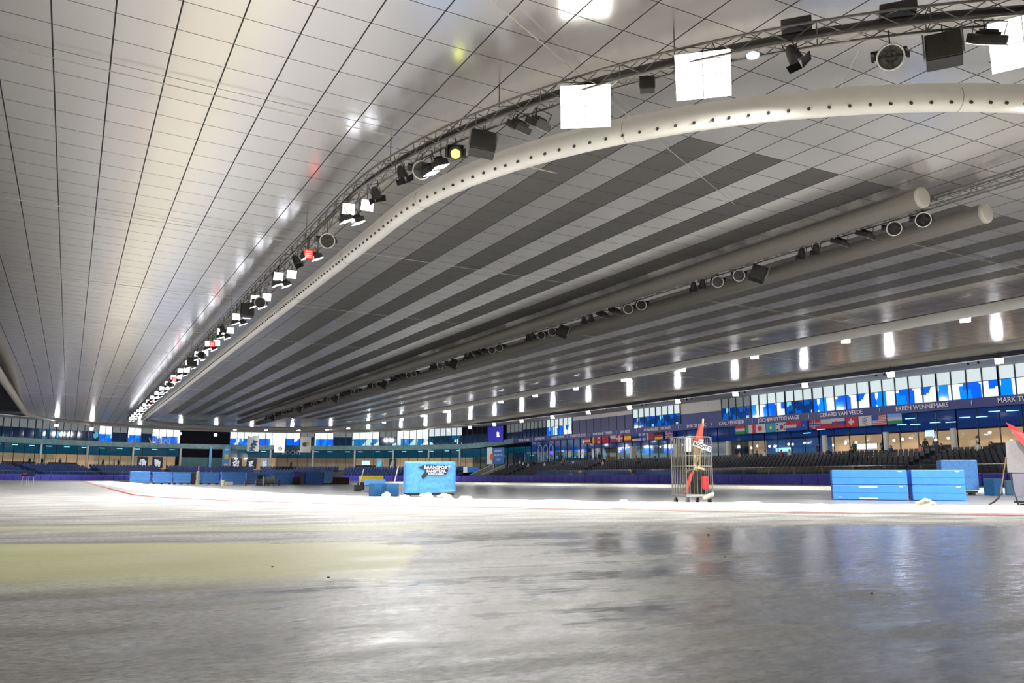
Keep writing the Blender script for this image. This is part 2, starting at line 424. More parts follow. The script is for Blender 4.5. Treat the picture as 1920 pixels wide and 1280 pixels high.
# ------------------------------------------------------------------ ceiling
def zceil(X, Y=40.):
    sag = 0.
    q = (X/1.2+.9216-8)/10
    rise = 1.2*.1249*(q-.6277)**2 if (q < .6277 and X < XC) else 0.
    if Y > YF: rho = math.hypot(X-XC, Y-YF); wl = 1.
    else: rho = abs(X-XC); wl = 1. if X > XC else min(1., max(0., (Y-85)/45.))
    wl = wl*wl*(3-2*wl)
    return 9.826+rise*(1-wl)-wl*.48*(rho/30.3)**1.5
mb = MB(); R = R_RIM+.1; NX = 72
xs = [XC-R*cos(pi*i/NX) for i in range(NX+1)]
rows = []
for x in xs:
    h = math.sqrt(max(0, R*R-(x-XC)**2))
    ys = [YN-h+((YF+h)-(YN-h))*k/48 for k in range(49)]
    rows.append([Vector((x, y, zceil(x, y))) for y in ys])
for r in rows: mb.v += r
for i in range(NX):
    for k in range(48): mb.f.append((i*49+k, i*49+k+1, (i+1)*49+k+1, (i+1)*49+k)); mb.mi.append(0)
struct(mb.build('ceiling', CEIL, smooth=True))
mb = MB(); annulus(mb, stadium(R_RIM+.12, 40, 9.2), stadium(R_RIM+.14, 40, 10.7)); struct(mb.build('rim_gap_shade', GAP_SHADE))
mb = MB(); us = urange(-14, 330, 3); strip(mb, R_RIM+.1, 10.62, 44.2, 10.6, us); struct(mb.build('ceiling_gap_shade', GAP_SHADE))  # black sheet put in for the shaded gap behind the rim tube
mb = MB(); strip(mb, 43.6, 10.5, 53.5, 10.52, us); strip(mb, 43.6, 10.5, 43.6, 10.62, us); struct(mb.build('ceiling_soffit', SOFF))
# rim tube round the ceiling
mb = MB(); mb.tube(stadium(R_RIM, 50, 9.27), .34, 14, closed=True)
tag(mb.build('ceiling_rim_tube', RIMM, smooth=True), 'thick beige tube running round the outer rim of the suspended ceiling', 'tube')

# ------------------------------------------------------------------ air duct ring with nozzles
DP = stadium(R_DUCT, 60, 8.86)
duct = thing('air_duct', 'long white oval air duct ring with a row of nozzles under the ceiling', 'duct')
mb = MB(); mb.tube(DP, .275, 18, closed=True)
mb.build('duct_pipe', DUCTM, duct, smooth=True)
mb = MB()
pa = stadium(R_DUCT+.22, 60, 9.02); pb = stadium(R_DUCT+.16, 60, 9.18); pc = stadium(R_DUCT-.10, 60, 9.18)
annulus(mb, pa, pb); annulus(mb, pb, pc); mb.build('duct_fairing', DUCTM, duct)
def duct_at(s, R, z):
    if s < pi/2*R_DUCT*1.2:  # around the near bend, starting right of the middle
        a = pi+pi*.62-s/R_DUCT
        if a > pi: return Vector((XC+R*cos(a), YN+R*sin(a), z)), Vector((cos(a), sin(a), 0))
        y = YN+(pi-a)*R_DUCT
        return Vector((XC-R, y, z)), Vector((-1, 0, 0))
    y = YN+s-pi*.62*R_DUCT
    if y < YN:
        a = pi+pi*.62-s/R_DUCT; return Vector((XC+R*cos(a), YN+R*sin(a), z)), Vector((cos(a), sin(a), 0))
    return Vector((XC-R, y, z)), Vector((-1, 0, 0))
noz = None; rest = MB()
s = 1.0; cnt = 0
while s < 140:
    p, nr = duct_at(s, R_DUCT, 8.86)
    d = (nr*.80+Vector((0, 0, -.6))).normalized()
    for_ = MB()
    tgt = MB() if cnt < 96 else rest
    c = p+d*.275
    tgt.tube([c-d*.02, c+d*.05, c+d*.055], .05, 8, rs=[.040, .033, .020])
    if cnt < 96: tgt.build('nozzle', BLACK if False else DGREY, duct)
    cnt += 1; s += .43 if (cnt % 14) else .36
o = rest.build('nozzle_row', DGREY, duct); o['kind'] = 'stuff'
# seam rings
for s in (6, 13.5, 21, 28.5, 36, 43.5):
    p, nr = duct_at(s, R_DUCT, 8.86); t = Vector((-nr.y, nr.x, 0))
    mb = MB(); mb.ring(p, t, .276, .008, 24, 4); mb.build('duct_seam', GREY, duct)

# ------------------------------------------------------------------ lighting trusses
def truss(name, label, path, half=.17, cr=.026, step=.5, mt=ALU):
    t = thing(name, label, 'truss')
    P = [Vector(p) for p in path]
    segs = [0.]
    for a, b in zip(P[:-1], P[1:]): segs.append(segs[-1]+(b-a).length)
    def at(s):
        import bisect
        i = min(max(bisect.bisect_right(segs, s)-1, 0), len(P)-2); f = (s-segs[i])/(segs[i+1]-segs[i]); d = (P[i+1]-P[i]).normalized()
        return P[i].lerp(P[i+1], f), Vector((d.y, -d.x, 0))
    n = int(segs[-1]/step)
    C4 = []
    for sx, sz in ((-1, -1), (1, -1), (1, 1), (-1, 1)):
        pts = []
        for i in range(n+1):
            p, nr = at(i*step); pts.append(p+nr*half*sx+Vector((0, 0, half*sz)))
        C4.append(pts); MB().tube(pts, cr, 6).build('chord', mt, t, smooth=True)
    lat = MB()
    for i in range(n):
        for k in range(4):
            a, b = C4[k], C4[(k+1) % 4]
            q = (a[i], b[i+1]) if i % 2 == 0 else (b[i], a[i+1])
            lat.tube(q, cr*.5, 4, caps=False)
        if i % 4 == 0:
            for k in range(4): lat.tube((C4[k][i], C4[(k+1) % 4][i]), cr*.5, 4, caps=False)
    lat.build('lattice', mt, t)
    return t
tpath = [Vector((XC+R_TRUSS*cos(a), YN+19.2*sin(a), 9.12)) for a in [pi*1.62-pi*.62*k/48 for k in range(49)]]
tpath += [Vector((XC-R_TRUSS, YN+(YF+4-YN)*k/40, 9.12)) for k in range(1, 41)]
truss('lighting_truss', 'long curved aluminium lighting truss beside the white duct, hung with floodlights', tpath)
truss('centre_truss', 'straight dark lighting truss between two long grey tubes in the hall middle', [Vector((24.3, 11+y*3.15, 9.42)) for y in range(41)], .15)
rp = [Vector((XC+R_DUCT+.75, YN-4+(YF-YN+4)*k/36, 8.98)) for k in range(37)]
rp += [Vector((XC+16.25*cos(a), YF+16.25*sin(a), 8.98)) for a in [pi*.5*k/12 for k in range(1, 13)]]
truss('right_lighting_truss', 'slim lighting truss along the far right duct, hung with small lamps', rp, .11, .018, .6)
# second cable run on the near truss
mb = MB(); mb.tube([p+Vector((0, 0, .03)) for p in tpath], .07, 6)
tag(mb.build('cable_loom', DGREY), 'thick dark bundle of cables lying inside the curved lighting truss', 'cable')

for nm, x, y0, lab in (('textile_tube', 23.15, 15.9, 'left of two long grey round tubes beside the middle truss'),
                       ('textile_tube', 25.9, 15.6, 'right of two long grey round tubes beside the middle truss')):
    t = thing(nm, lab, 'tube', (x, y0, 9.25 if x < 24 else 9.08), 0, 'long grey ceiling tubes')
    pts = [Vector((0, yy, 0)) for yy in (0, .02)]+[Vector((0, 3*k, 0)) for k in range(1, 41)]
    MB().tube([Vector((0, .05, 0))]+pts[2:], .33, 20).build('tube_body', TUBEM, t, smooth=False)
    m = MB(); m.tube([Vector((0, 0, 0)), Vector((0, .04, 0)), Vector((0, .12, 0))], .33, 20, rs=[.28, .335, .34]); m.build('end_cap', RIMM, t)

# hanging rods of the trusses
def rod(p, z1, label, group):
    m = MB(); m.tube([Vector((0, 0, 0)), Vector((0, 0, z1-p.z))], .012, 5)
    tag(m.build('hanging_rod', DGREY, loc=p), label, 'rod', group)
for i in range(2, len(tpath), 6): rod(tpath[i]+Vector((0, 0, .17)), zceil(tpath[i].x), 'thin dark rod holding the curved lighting truss to the ceiling', 'truss hanging rods')
for y in range(13, 130, 12): rod(Vector((24.3, y, 9.57)), 9.826, 'short dark rod holding the middle truss to the ceiling', 'middle truss hanging rods')
# thin pale cables across the ceiling
def wire(a, b, label, r=.012, mt=None, name='tension_cable', sag=0.):
    pts = [Vector(a).lerp(Vector(b), k/12)-Vector((0, 0, sag*4*(k/12)*(1-k/12))) for k in range(13)]
    tag(MB().tube(pts, r, 5).build(name, mt or mat('cable_pale', (.55, .53, .46), .4, .3)), label, 'cable', 'thin pale cables under the ceiling')
for j in range(8):
    y = 20.5+12*j
    wire((-5.0, y, zceil(-5., y)-.22), (20.6 if j else 12.4, y, 9.62), '%s thin pale cable stretched straight across under the left ceiling' % ('nearest', 'second', 'third', 'fourth', 'fifth', 'sixth', 'seventh', 'farthest')[j], .014, sag=.04)
    wire((27, y, 9.70), (53.6, y, 9.26), '%s thin pale cable stretched across the right half of the ceiling' % ('nearest', 'second', 'third', 'fourth', 'fifth', 'sixth', 'seventh', 'farthest')[j], .014)
wire((5.0, 12.5, 9.72), (19.35, 20.31, 9.72), 'thin pale cable running slantwise above the brightest floodlight')
wire((14.07, 10.88, 9.4), (16.9, 14.35, 9.72), 'short thin pale cable crossing the duct near the round lamp')

# ------------------------------------------------------------------ lamps
def aim(o, loc, direction, roll=0.):
    o.location = loc; q = Vector(direction).normalized().to_track_quat('-Z', 'Y'); o.rotation_mode = 'XYZ'; o.rotation_euler = q.to_euler()
def flood_proto(name, label, lens, size=(.37, .33), group=None):
    """floodlight: lens looks along local -Z"""
    t = thing(name, label, 'floodlight', group=group); w_, h_ = size
    m = MB()
    m.rbox((0, 0, .09), (w_, h_, .16), .03); m.box((0, 0, .19), (w_*.6, h_*.6, .06))
    for k in range(5): m.box((-w_*.2+k*w_*.1, 0, .235), (.012, h_*.55, .05))
    m.build('housing', DGREY, t)
    m = MB(); m.box((0, 0, .005), (w_, h_, .02)); m.build('rim', GREY, t)
    m = MB(); m.quad(*[Vector((x, y, -.008)) for x, y in ((-w_*.49, -h_*.49), (-w_*.49, h_*.49), (w_*.49, h_*.49), (w_*.49, -h_*.49))]); m.build('lens', lens, t)
    m = MB(); m.tube([Vector((-w_*.54, 0, .09)), Vector((-w_*.56, 0, .40)), Vector((w_*.56, 0, .40)), Vector((w_*.54, 0, .09))], .014, 5); m.build('yoke', DGREY, t)
    return t
def ring_proto(name, label, group=None):
    """round moving light looking along -Z"""
    t = thing(name, label, 'stage light', group=group)
    m = MB(); m.tube([Vector((0, 0, z)) for z in (.0, .1, .22, .30)], .2, 20, rs=[.26, .25, .19, .10]); m.build('drum', DGREY, t, smooth=True)
    m = MB(); m.ring((0, 0, -.01), (0, 0, 1), .24, .018, 28, 8); m.build('bright_ring', mat('ring_white', (.75, .75, .70), .35), t, smooth=True)
    m = MB(); m.disc((0, 0, .0), (0, 0, -1), .225, 24); m.build('lens', mat('lens_grey', (.20, .20, .19), .25, .2, var=.5, vscale=12), t)
    m = MB(); m.box((0, 0, -.02), (.42, .02, .02)); m.box((0, 0, -.02), (.02, .42, .02)); m.ring((0, 0, -.02), (0, 0, 1), .1, .012, 16, 5); m.build('louvre', DGREY, t)
    m = MB()
    m.box((-.31, 0, .25), (.05, .12, .5)); m.box((.31, 0, .25), (.05, .12, .5)); m.box((0, 0, .53), (.66, .18, .10)); m.build('yoke', BLACK, t)
    return t
def speaker_proto(label, group=None):
    t = thing('line_speaker', label, 'loudspeaker', group=group)
    m = MB(); m.rbox((0, .16, 0), (.62, .3, .66), .02); m.build('cabinet', BLACK, t)
    m = MB(); m.box((0, 0, 0), (.57, .02, .61)); m.build('grille', mat('grille', (.05, .047, .042), .75, var=.3, vscale=60), t)
    m = MB(); m.box((-.335, .12, .12), (.03, .12, .5), Rx(.3)); m.box((.335, .12, .12), (.03, .12, .5), Rx(.3)); m.box((0, .2, .37), (.5, .1, .06)); m.build('bracket', GREY, t)
    return t
def spot_proto(label, group=None):
    t = thing('small_spotlight', label, 'spotlight', group=group)
    m = MB(); m.tube([Vector((0, 0, z)) for z in (0, .16, .28, .34)], .1, 14, rs=[.15, .13, .10, .05]); m.build('barrel', DGREY, t, smooth=True)
    m = MB(); m.disc((0, 0, -.002), (0, 0, -1), .125, 16); m.build('lens', mat('lens_dark', (.05, .06, .08), .1), t)
    m = MB(); m.box((0, .19, -.06), (.34, .02, .18), Rx(-.35)); m.box((-.19, 0, -.06), (.02, .3, .16)); m.build('barn_door', BLACK, t)
    m = MB(); m.tube([Vector((-.16, 0, .14)), Vector((-.17, 0, .42)), Vector((.17, 0, .42)), Vector((.16, 0, .14))], .014, 5); m.build('yoke', BLACK, t)
    return t
def mover_proto(label):
    t = thing('moving_head_light', label, 'stage light')
    m = MB(); m.rbox((0, 0, .56), (.42, .34, .2), .03); m.build('base', BLACK, t)
    m = MB(); m.rbox((-.23, 0, .3), (.07, .22, .4), .02); m.rbox((.23, 0, .3), (.07, .22, .4), .02); m.build('yoke', BLACK, t)
    m = MB(); m.tube([Vector((0, 0, z)) for z in (-.06, .02, .25, .40)], .15, 18, rs=[.14, .17, .17, .1]); m.build('head', DGREY, t, smooth=True)
    m = MB(); m.disc((0, 0, -.065), (0, 0, -1), .115, 20); m.build('lens', mat('lens_yellow', (.9, .9, .2), .3, emit=(.80, .95, .05), es=6), t)
    return t

light_data = {}
def area_light(power, size, col, sp=140):
    k = (power, size, col, sp)
    if k not in light_data:
        d = bpy.data.lights.new('flood_beam', 'AREA'); d.energy = power; d.size = size; d.color = col; d.shape = 'SQUARE'
        d.spread = radians(sp); light_data[k] = d
    return light_data[k]
def beam(parent, power, loc=(0, 0, -.03), size=.4, col=(.97, .98, 1.0)):
    o = bpy.data.objects.new('lamp_beam', area_light(power, size, col)); C.objects.link(o); o.parent = parent; o.location = loc
    return o

FL = flood_proto('floodlight', 'lit white floodlight hanging from the curved truss', LENSB)
FN = flood_proto('floodlight', 'near lit floodlight', LENSN, (.56, .46))
FE = flood_proto('floodlight', 'lit floodlight seen edge-on on the curved truss', LENSE)
used = set()
STEM = {}
def stem(o, z1):
    L_ = round(z1-o.location.z-.1, 2)
    if L_ <= .03: return
    if L_ not in STEM:
        m = MB(); m.tube([Vector((0, 0, .1)), Vector((0, 0, .1+L_))], .014, 6); STEM[L_] = m.build('stem', DGREY); s_ = STEM[L_]
    else: s_ = STEM[L_].copy(); C.objects.link(s_)
    s_.parent = o; bpy.context.view_layer.update(); s_.matrix_parent_inverse = o.matrix_basis.inverted(); s_.location = o.location
def place(proto, loc, direction, label=None, group=None, hang=8.97):
    if proto.name in used: o = dup(proto)
    else: o = proto; used.add(proto.name)
    aim(o, loc, direction)
    if label: o['label'] = label
    if group: o['group'] = group
    todo.append((o, hang))
    return o
todo = []
def tpos(y, dz=0., out=0.):
    """point under the curved truss at hall position y (straight part)"""
    return Vector((XC-R_TRUSS-out, y, 9.0+dz))
CAMDIR = lambda p: (Vector((0, 0, .4))-p).normalized()

# near glaring banks of four floods each
NEAR = [((9.52, 14.48, 8.62), 'the left of the two glaring banks over the duct'),
        ((10.94, 12.22, 8.68), 'the right of the two glaring banks over the duct'),
        ((15.08, 8.1, 8.5), 'the glaring bank at the right edge of the photo')]
for c, where in NEAR:
    c = Vector(c); d = CAMDIR(c)
    side = Vector((d.y, -d.x, 0)).normalized(); up = side.cross(d)
    for a in (-1, 1):
        for b_ in (-1, 1):
            lab = 'glaring floodlight, %s %s lamp of %s' % ('upper' if b_*up.z > 0 else 'lower', 'left' if a*side.dot(Vector((cos(YAW), -sin(YAW), 0))) < 0 else 'right', where)
            place(FN, c+side*.283*a+up*.233*b_, d, lab, 'glaring near floodlights')
# edge-on floods
def edge_pair(x, y, z, label, dr=(.35, .02, -.94)):
    c = Vector((x, y, z)); dr = Vector(dr).normalized()
    s_ = dr.cross(Vector((0, 0, 1))).normalized()
    for a in (-1, 1): place(FE, c+s_*.27*a, dr, ('left ' if a < 0 else 'right ')+label, 'lit floodlights on the curved truss')
place(FN, (14.54, 8.49, 8.5), (.3, .6, -1), 'single lit floodlight seen from the side, right of the large square speaker')
edge_pair(7.80, 18.95, 8.34, 'lit floodlight of the pair seen edge-on below the yellow-lit moving head')
for (x, y, z), lb in (((8.71, 16.2, 8.55), 'shiny unlit floodlight box just left of the glare'), ((8.95, 15.7, 8.48), 'shiny unlit floodlight box nearest the left glare')):
    pr_ = flood_proto('floodlight', lb, mat('lens_off', (.5, .5, .47), .1), (.5, .42))
    aim(pr_, (x, y, z), (-.2, .6, -.9)); todo.append((pr_, 8.97))
WHEREY = {}
ORD = ['nearest', 'second', 'third', 'fourth', 'fifth', 'sixth', 'seventh', 'eighth', 'ninth', 'tenth', 'eleventh', 'twelfth', 'thirteenth', 'fourteenth', 'fifteenth', 'sixteenth', 'seventeenth', 'eighteenth', 'nineteenth', 'twentieth', 'twenty-first', 'farthest']
ys = [23.4+4.83*k for k in range(22)]
for i, y in enumerate(ys):
    p = tpos(y, -.45)
    lab = 'lit white floodlight hanging from the straight part of the curved truss'
    if i not in (1,):
        for k, dx in enumerate((-.2, .2)):
            place(FL, p+Vector((dx, (-.3 if k else .3), -.0)), (-.12, -.93, -.36), '%s lit square floodlight of the %s lamp cluster on the straight curved-truss run' % (('left', 'right')[k], ORD[i]), 'lit floodlights on the curved truss')
    for k, dx in enumerate((-.19, .19)):
        place(FE, p+Vector((dx, .5, -.33)), (.40, .02, -.92), '%s lit floodlight seen edge-on in the %s lamp cluster beside the white duct' % (('left', 'right')[k], ORD[i]), 'lit floodlights on the curved truss')
    if i % 2 == 0:
        L_ = bpy.data.objects.new('lamp_beam', area_light(FILL, .8, (.97, .98, 1.0))); C.objects.link(L_)
        aim(L_, p+Vector((-.1, .1, -.50)), (-.08, 0, -1)); L_.parent = None
        L_['label'] = 'light thrown down by the floodlights of the curved truss'; L_['category'] = 'light'; L_['group'] = 'flood beams'
for (x, y) in ((7.2, 18.9), (9.2, 14.9), (12.6, 11.0), (18.5, 8.6), (22.5, 6.6), (27, 6.4)):  # next-to-last beam is added to brighten the gym mats, no lamp there
    L_ = bpy.data.objects.new('lamp_beam', area_light(FILL*(1.3 if x < 10 else 1.2), .8, (1.0, .985, .95), 146)); C.objects.link(L_); aim(L_, (x, y, 8.45), ((x-XC)*.2, (min(y, YN)-YN)*.2, -9) if x < 12 else (.1, .45, -1))
    L_['label'] = 'light thrown down by the near glaring floodlights and an added beam past them'; L_['category'] = 'light'; L_['group'] = 'flood beams'

RG = ring_proto('ring_light', 'round lamp with bright ring', 'round ring lamps')
for (x, y, z, lb) in ((13.27, 9.57, 8.42, 'large round lamp with a bright ring left of the square speaker'), (7.62, 19.5, 8.5, 'round lamp with a bright ring below left of the yellow-lit head'),
                      (6.95, 26.2, 8.2, 'round lamp with a bright ring beside the red display'), (6.95, 37.2, 8.2, 'round lamp with a bright ring halfway along the truss')):
    p = Vector((x, y, z)); place(RG, p, CAMDIR(p)+Vector((.1, .0, -.1)), lb)
for y in (56., 75., 94.):
    p = Vector((6.95, y, 8.3)); place(RG, p, CAMDIR(p), 'small round ring lamp far along the curved truss')
S1 = speaker_proto('large square dark speaker hanging right of the big ring lamp', 'speakers on the curved truss')
S1.location = (13.97, 8.95, 8.56); S1.rotation_euler = (radians(-18), 0, radians(-55))
S2 = dup(S1); S2.location = (8.32, 17.2, 8.62); S2.rotation_euler = (radians(-22), radians(8), radians(-18)); S2['label'] = 'square dark speaker hanging right of the yellow-lit moving head'
S3 = dup(S1); S3.location = (10.26, 13.21, 8.82); S3.rotation_euler = (radians(-22), 0, radians(-35)); S3.scale = (.5, .5, .6); S3['label'] = 'small grey box speaker between the two glaring banks'
for y in (40.5, 61., 82.):
    s_ = dup(S1); s_.location = (7.0, y, 8.5); s_.rotation_euler = (radians(-15), 0, 0); s_['label'] = 'dark speaker hanging far along the curved truss'; todo.append((s_, 8.97))
for q_ in (S1, S2, S3): todo.append((q_, 8.97))
SPT = spot_proto('small dark spotlight tilted down left of the round lamp', 'small spotlights')
for k, (x, y, z, lb) in enumerate(((12.09, 10.78, 8.62, 'small dark spotlight tilted down left of the big ring lamp'), (7.45, 20.4, 8.55, 'small spotlight left of the ring lamp under the bend of the truss'),
        (7.23, 21.99, 8.42, 'small dark spotlight above the first pair of lit squares'), (6.95, 30.3, 8.4, 'small dark spotlight beyond the red display'), (6.95, 33.8, 8.5, 'small dark spotlight behind the second lit pair'),
        (6.95, 47.5, 8.5, 'small dark spotlight halfway along the truss'))):
    place(SPT, (x, y, z), (.5, -.2+.3*(k % 3), -1), lb)
MV = mover_proto('black moving head light with a glowing yellow lens under the truss bend'); p = Vector((8.0, 18.17, 8.55)); todo.append((MV, 8.97)); aim(MV, p, CAMDIR(p)+Vector((0, 0, -.12)))
for (x, y, w_, lb) in ((12.11, 10.76, .58, 'flat dark control box on the curved truss above the small spotlight'), (13.41, 9.44, .66, 'flat dark control box on the curved truss above the big ring lamp')):
    o = MB().rbox((0, 0, 0), (w_, .34, .16), .02).build('control_box', DGREY, loc=(x, y, 9.38)); o.rotation_euler = (0, .0, -.85); tag(o, lb, 'box')
# small dome lamp
m = MB(); m.tube([Vector((0, 0, z)) for z in (.0, .05, .1)], .1, 16, rs=[.12, .13, .06]); tag(m.build('dome_lamp', WHITEGL, loc=(11.55, 11.41, 8.86)), 'small pale dome lamp under the truss right of the glare', 'lamp')
# red displays
def red_display(p, lb, s=.34):
    t = thing('red_display', lb, 'display', p, group='red lit displays on the truss'); aim(t, p, CAMDIR(Vector(p))); todo.append((t, 8.97))
    m = MB(); m.box((0, 0, .04), (s, s*1.05, .07)); m.build('frame', BLACK, t)
    m = MB(); m.box((0, 0, 0), (s*.9, s*.95, .01)); m.build('screen', mat('display_red', (.5, 0, 0), .4, emit=(1, .03, .02), es=2.2), t)
    for k in range(4):
        m = MB(); m.box((0, -.1+k*.065, -.008), (s*.6, .018, .005)); m.build('lit_row', mat('display_pale', (.9, .5, .5), .4, emit=(1, .6, .6), es=2.), t)
for k, y in enumerate((28.5, 51.0, 71.2, 92.)):
    red_display((6.9, y, 8.3), ('red lit square display left of the nearest straight-side ring lamp', 'small red display, second along the truss', 'small red display, third along the truss', 'small red display farthest along the truss')[k])

# middle truss fixtures (unlit)
kinds = [('ring', 16.8), ('ring', 17.9), ('frame', 19.1), ('frame', 20.2), ('spot', 21.3), ('spot', 22.0), ('spk', 24.3), ('ring', 25.4), ('ring', 26.7), ('spot', 27.7), ('spot', 28.3)]
FR = flood_proto('unlit_floodlight', 'unlit floodlight in a square yoke on the middle truss', mat('lens_off2', (.10, .10, .09), .15), (.62, .5), 'unlit floodlights on the middle truss')
FR['category'] = 'floodlight'
for rep in range(7):
    for kd, y in kinds:
        near_ = '%s group of the' % ORD[rep]; rank = ('nearest', 'second', 'third', 'farthest')[min(3, [q for k_, q in kinds if k_ == kd].index(y))]; y = y+rep*15.4; p = Vector((24.3, y, 8.93))
        if kd == 'ring':
            place(RG, p, (-.75, -.75, -.45), '%s unlit round lamp with a pale ring in the %s middle truss' % (rank, near_), 'unlit lamps on the middle truss', 9.28)
        elif kd == 'spot': place(SPT, p, (.3, .4, -1), '%s small dark spotlight in the %s middle truss' % (rank, near_), 'unlit lamps on the middle truss', 9.28)
        elif kd == 'frame': place(FR, p, (-.1, .5, -1), '%s unlit square floodlight in the %s middle truss' % (rank, near_), 'unlit floodlights on the middle truss', 9.28)
        else:
            s_ = dup(S1); s_.location = p+Vector((0, 0, -.1)); s_.rotation_euler = (radians(-20), radians(25), radians(-60)); s_['label'] = 'dark square speaker on the %s middle truss' % near_; s_['group'] = 'speakers on the middle truss'; todo.append((s_, 9.28))

# small bright lamps along the right truss and under the balcony soffit
PL = flood_proto('pendant_lamp', 'bright white lamp', LENS, (.50, .40), 'lit lamps along the right truss'); PL['category'] = 'lamp'
for k in range(-2, 14):
    y = 26.1+7.55*k
    place(PL, (XC+16.2, y, 8.72), (-.62, -.55, -.56), '%s bright white lamp on the right truss, counted from the right edge' % ORD[k] if k >= 0 else 'bright white lamp on the right truss beyond the right edge', 'lit lamps along the right truss')
    if k % 2 == 0:
        L_ = bpy.data.objects.new('lamp_beam', area_light(FILL*.75, .6, (.97, .98, 1.0))); C.objects.link(L_); aim(L_, (XC+16.2, y+.6, 8.5), (.08, 0, -1))
        L_['label'] = 'light thrown down by the lamps of the right truss'; L_['category'] = 'light'; L_['group'] = 'flood beams'
for k, a in enumerate((12, 32, 52, 72, 90)):
    place(PL, (XC+16.2*cos(radians(a)), YF+16.2*sin(radians(a)), 8.72), (-.3, -.9, -.5), '%s bright white lamp where the right truss bends at the far end, from the right' % ORD[k], 'lit lamps along the far bend')
for k in range(-3, 12):
    place(PL, (XC+30.0, 32.9+8.33*k, 8.32), (-.75, -.5, -.5), '%s bright white lamp under the right rim tube, counted from the right edge' % ORD[k] if k >= 0 else 'bright white lamp under the right rim tube beyond the right edge', 'lit lamps under the right side of the rim tube', 9.0)
for k, a in enumerate((8, 22, 37, 52, 66, 80, 92, 104, 118, 136, 152)):
    place(PL, (XC+30.1*cos(radians(a)), YF+30.1*sin(radians(a)), 8.32), (0, -1, -.5), '%s bright white lamp under the far rim tube, counted from its right end' % ORD[k], 'lit lamps under the far rim tube', 9.0)
for k in range(6):
    L_ = bpy.data.objects.new('lamp_beam', area_light(FILL*.6, .6, (.97, .98, 1.0))); C.objects.link(L_)
    a = radians(15+30*k); L_.location = (XC+34*cos(a), YF+34*sin(a), 8.9)
    L_['label'] = 'light thrown down by the lamps of the far bend'; L_['category'] = 'light'; L_['group'] = 'flood beams'
# camera pairs on the right soffit
for k in range(7):
    y = 42+9.1*k
    for dy in (0, .9):
        m = MB(); m.box((0, 0, 0), (.2, .12, .12), Ry(.4)); m.tube([Vector((0, 0, .05)), Vector((.05, 0, .32))], .02, 5)
        tag(m.build('small_camera', BLACK, loc=(66.4, y+dy, 10.16)), 'small black camera fixed under the soffit above the right windows', 'camera', 'small cameras under the soffit')

# unseen lights added to brighten the stands and the storeys above them
for k, u in enumerate([-4, 10, 24, 38, 52, 66, 80, 94, 108]+[126+15*j for j in range(9)]):
    p = SP(35.6, u, 9.0); q = SP(R_FAC, u, 4.5)
    L_ = bpy.data.objects.new('stand_fill_light', area_light(STANDW, .5, (.96, .97, 1.0))); C.objects.link(L_); aim(L_, p, q-p)
    L_['label'] = 'unseen light added to brighten the stands'; L_['category'] = 'light'; L_['group'] = 'added stand lights'
bpy.context.view_layer.update()
for o, h_ in todo: stem(o, h_)

# string of little white bulbs on the right truss (too many to count one by one far away)
m = MB()
for k in range(150):
    y = 66+.42*k; m.box((XC+R_DUCT+1.0, y, 8.82), (.05, .05, .05))
tag(m.build('bulb_string', mat('bulb', (.9, .9, .9), .4, emit=(1, .97, .9), es=5)), 'string of tiny white bulbs along the far right truss', 'lights', kind='stuff')

# ------------------------------------------------------------------ pads along the outer board
def pad_proto():
    m = MB(); m.rbox((0, 0, .49), (1.94, .32, .98), .1, sub=3)
    o = m.build('crash_pad', PAD, smooth=True)
    return o
pad = pad_proto(); first = True
u = -12.
PLEN = 2.0
def stad_len(R, s):
    """position and inward heading along a stadium of radius R; s=0 at right side Y=10"""
    L1 = YF-10.
    if s < L1: return Vector((XC+R, 10+s, 0)), -pi/2
    if s < L1+pi*R:
        a = (s-L1)/R; return Vector((XC+R*cos(a), YF+R*sin(a), 0)), -pi/2+a
    return Vector((XC-R, YF-(s-L1-pi*R), 0)), pi/2
s = 0.
while s < 120+pi*38+34:
    p, h = stad_len(R_PAD+.2, s+1)
    o = pad if first else pad.copy()
    if not first: C.objects.link(o)
    first = False
    o.location = p; o.rotation_euler = (0, 0, h)
    where = 'right straight' if s < 120 else 'far bend'
    tag(o, 'puffy violet blue crash pad lining the boards of the %s' % where, 'crash pad', 'crash pads of the %s' % where)
    s += PLEN
mb = MB()
ul = urange(-12, 262, 2.)
strip(mb, R_PAD+.45, -.2, R_PAD+.45, 1.04, ul); strip(mb, R_PAD+.45, 1.04, R_PAD+.62, 1.04, ul); strip(mb, R_PAD+.62, 1.04, R_PAD+.62, -.2, ul)
struct(mb.build('wall_boards', mat('board_teal', (.05, .13, .22), .4)))

# ------------------------------------------------------------------ stands
def tops(u):      # top height of the stand and of the walkway behind it
    if u < 112: return 2.75
    if u < 126: return 2.75-(u-112)/14*.55
    return 2.2
NROW = 9
def stand_mesh(u0, u1, mt, name):
    mb = MB(); uu = urange(u0, u1, 2.5)
    for a, b in zip(uu[:-1], uu[1:]):
        prevR, pza, pzb = R_STAND, .35, .35
        mb.quad(SP(R_STAND, a, -.2), SP(R_STAND, b, -.2), SP(R_STAND, b, .35), SP(R_STAND, a, .35))
        for i in range(NROW):
            Ra = R_STAND+.4+i*.78; za = .35+(tops(a)-.35)*(i+1)/NROW; zb = .35+(tops(b)-.35)*(i+1)/NROW
            mb.quad(SP(prevR, a, pza), SP(prevR, b, pzb), SP(Ra, b, pzb), SP(Ra, a, pza))
            mb.quad(SP(Ra, a, pza), SP(Ra, b, pzb), SP(Ra, b, zb), SP(Ra, a, za))
            prevR, pza, pzb = Ra, za, zb
        mb.quad(SP(prevR, a, pza), SP(prevR, b, pzb), SP(54, b, pzb), SP(54, a, pza))
    return struct(mb.build(name, mt))
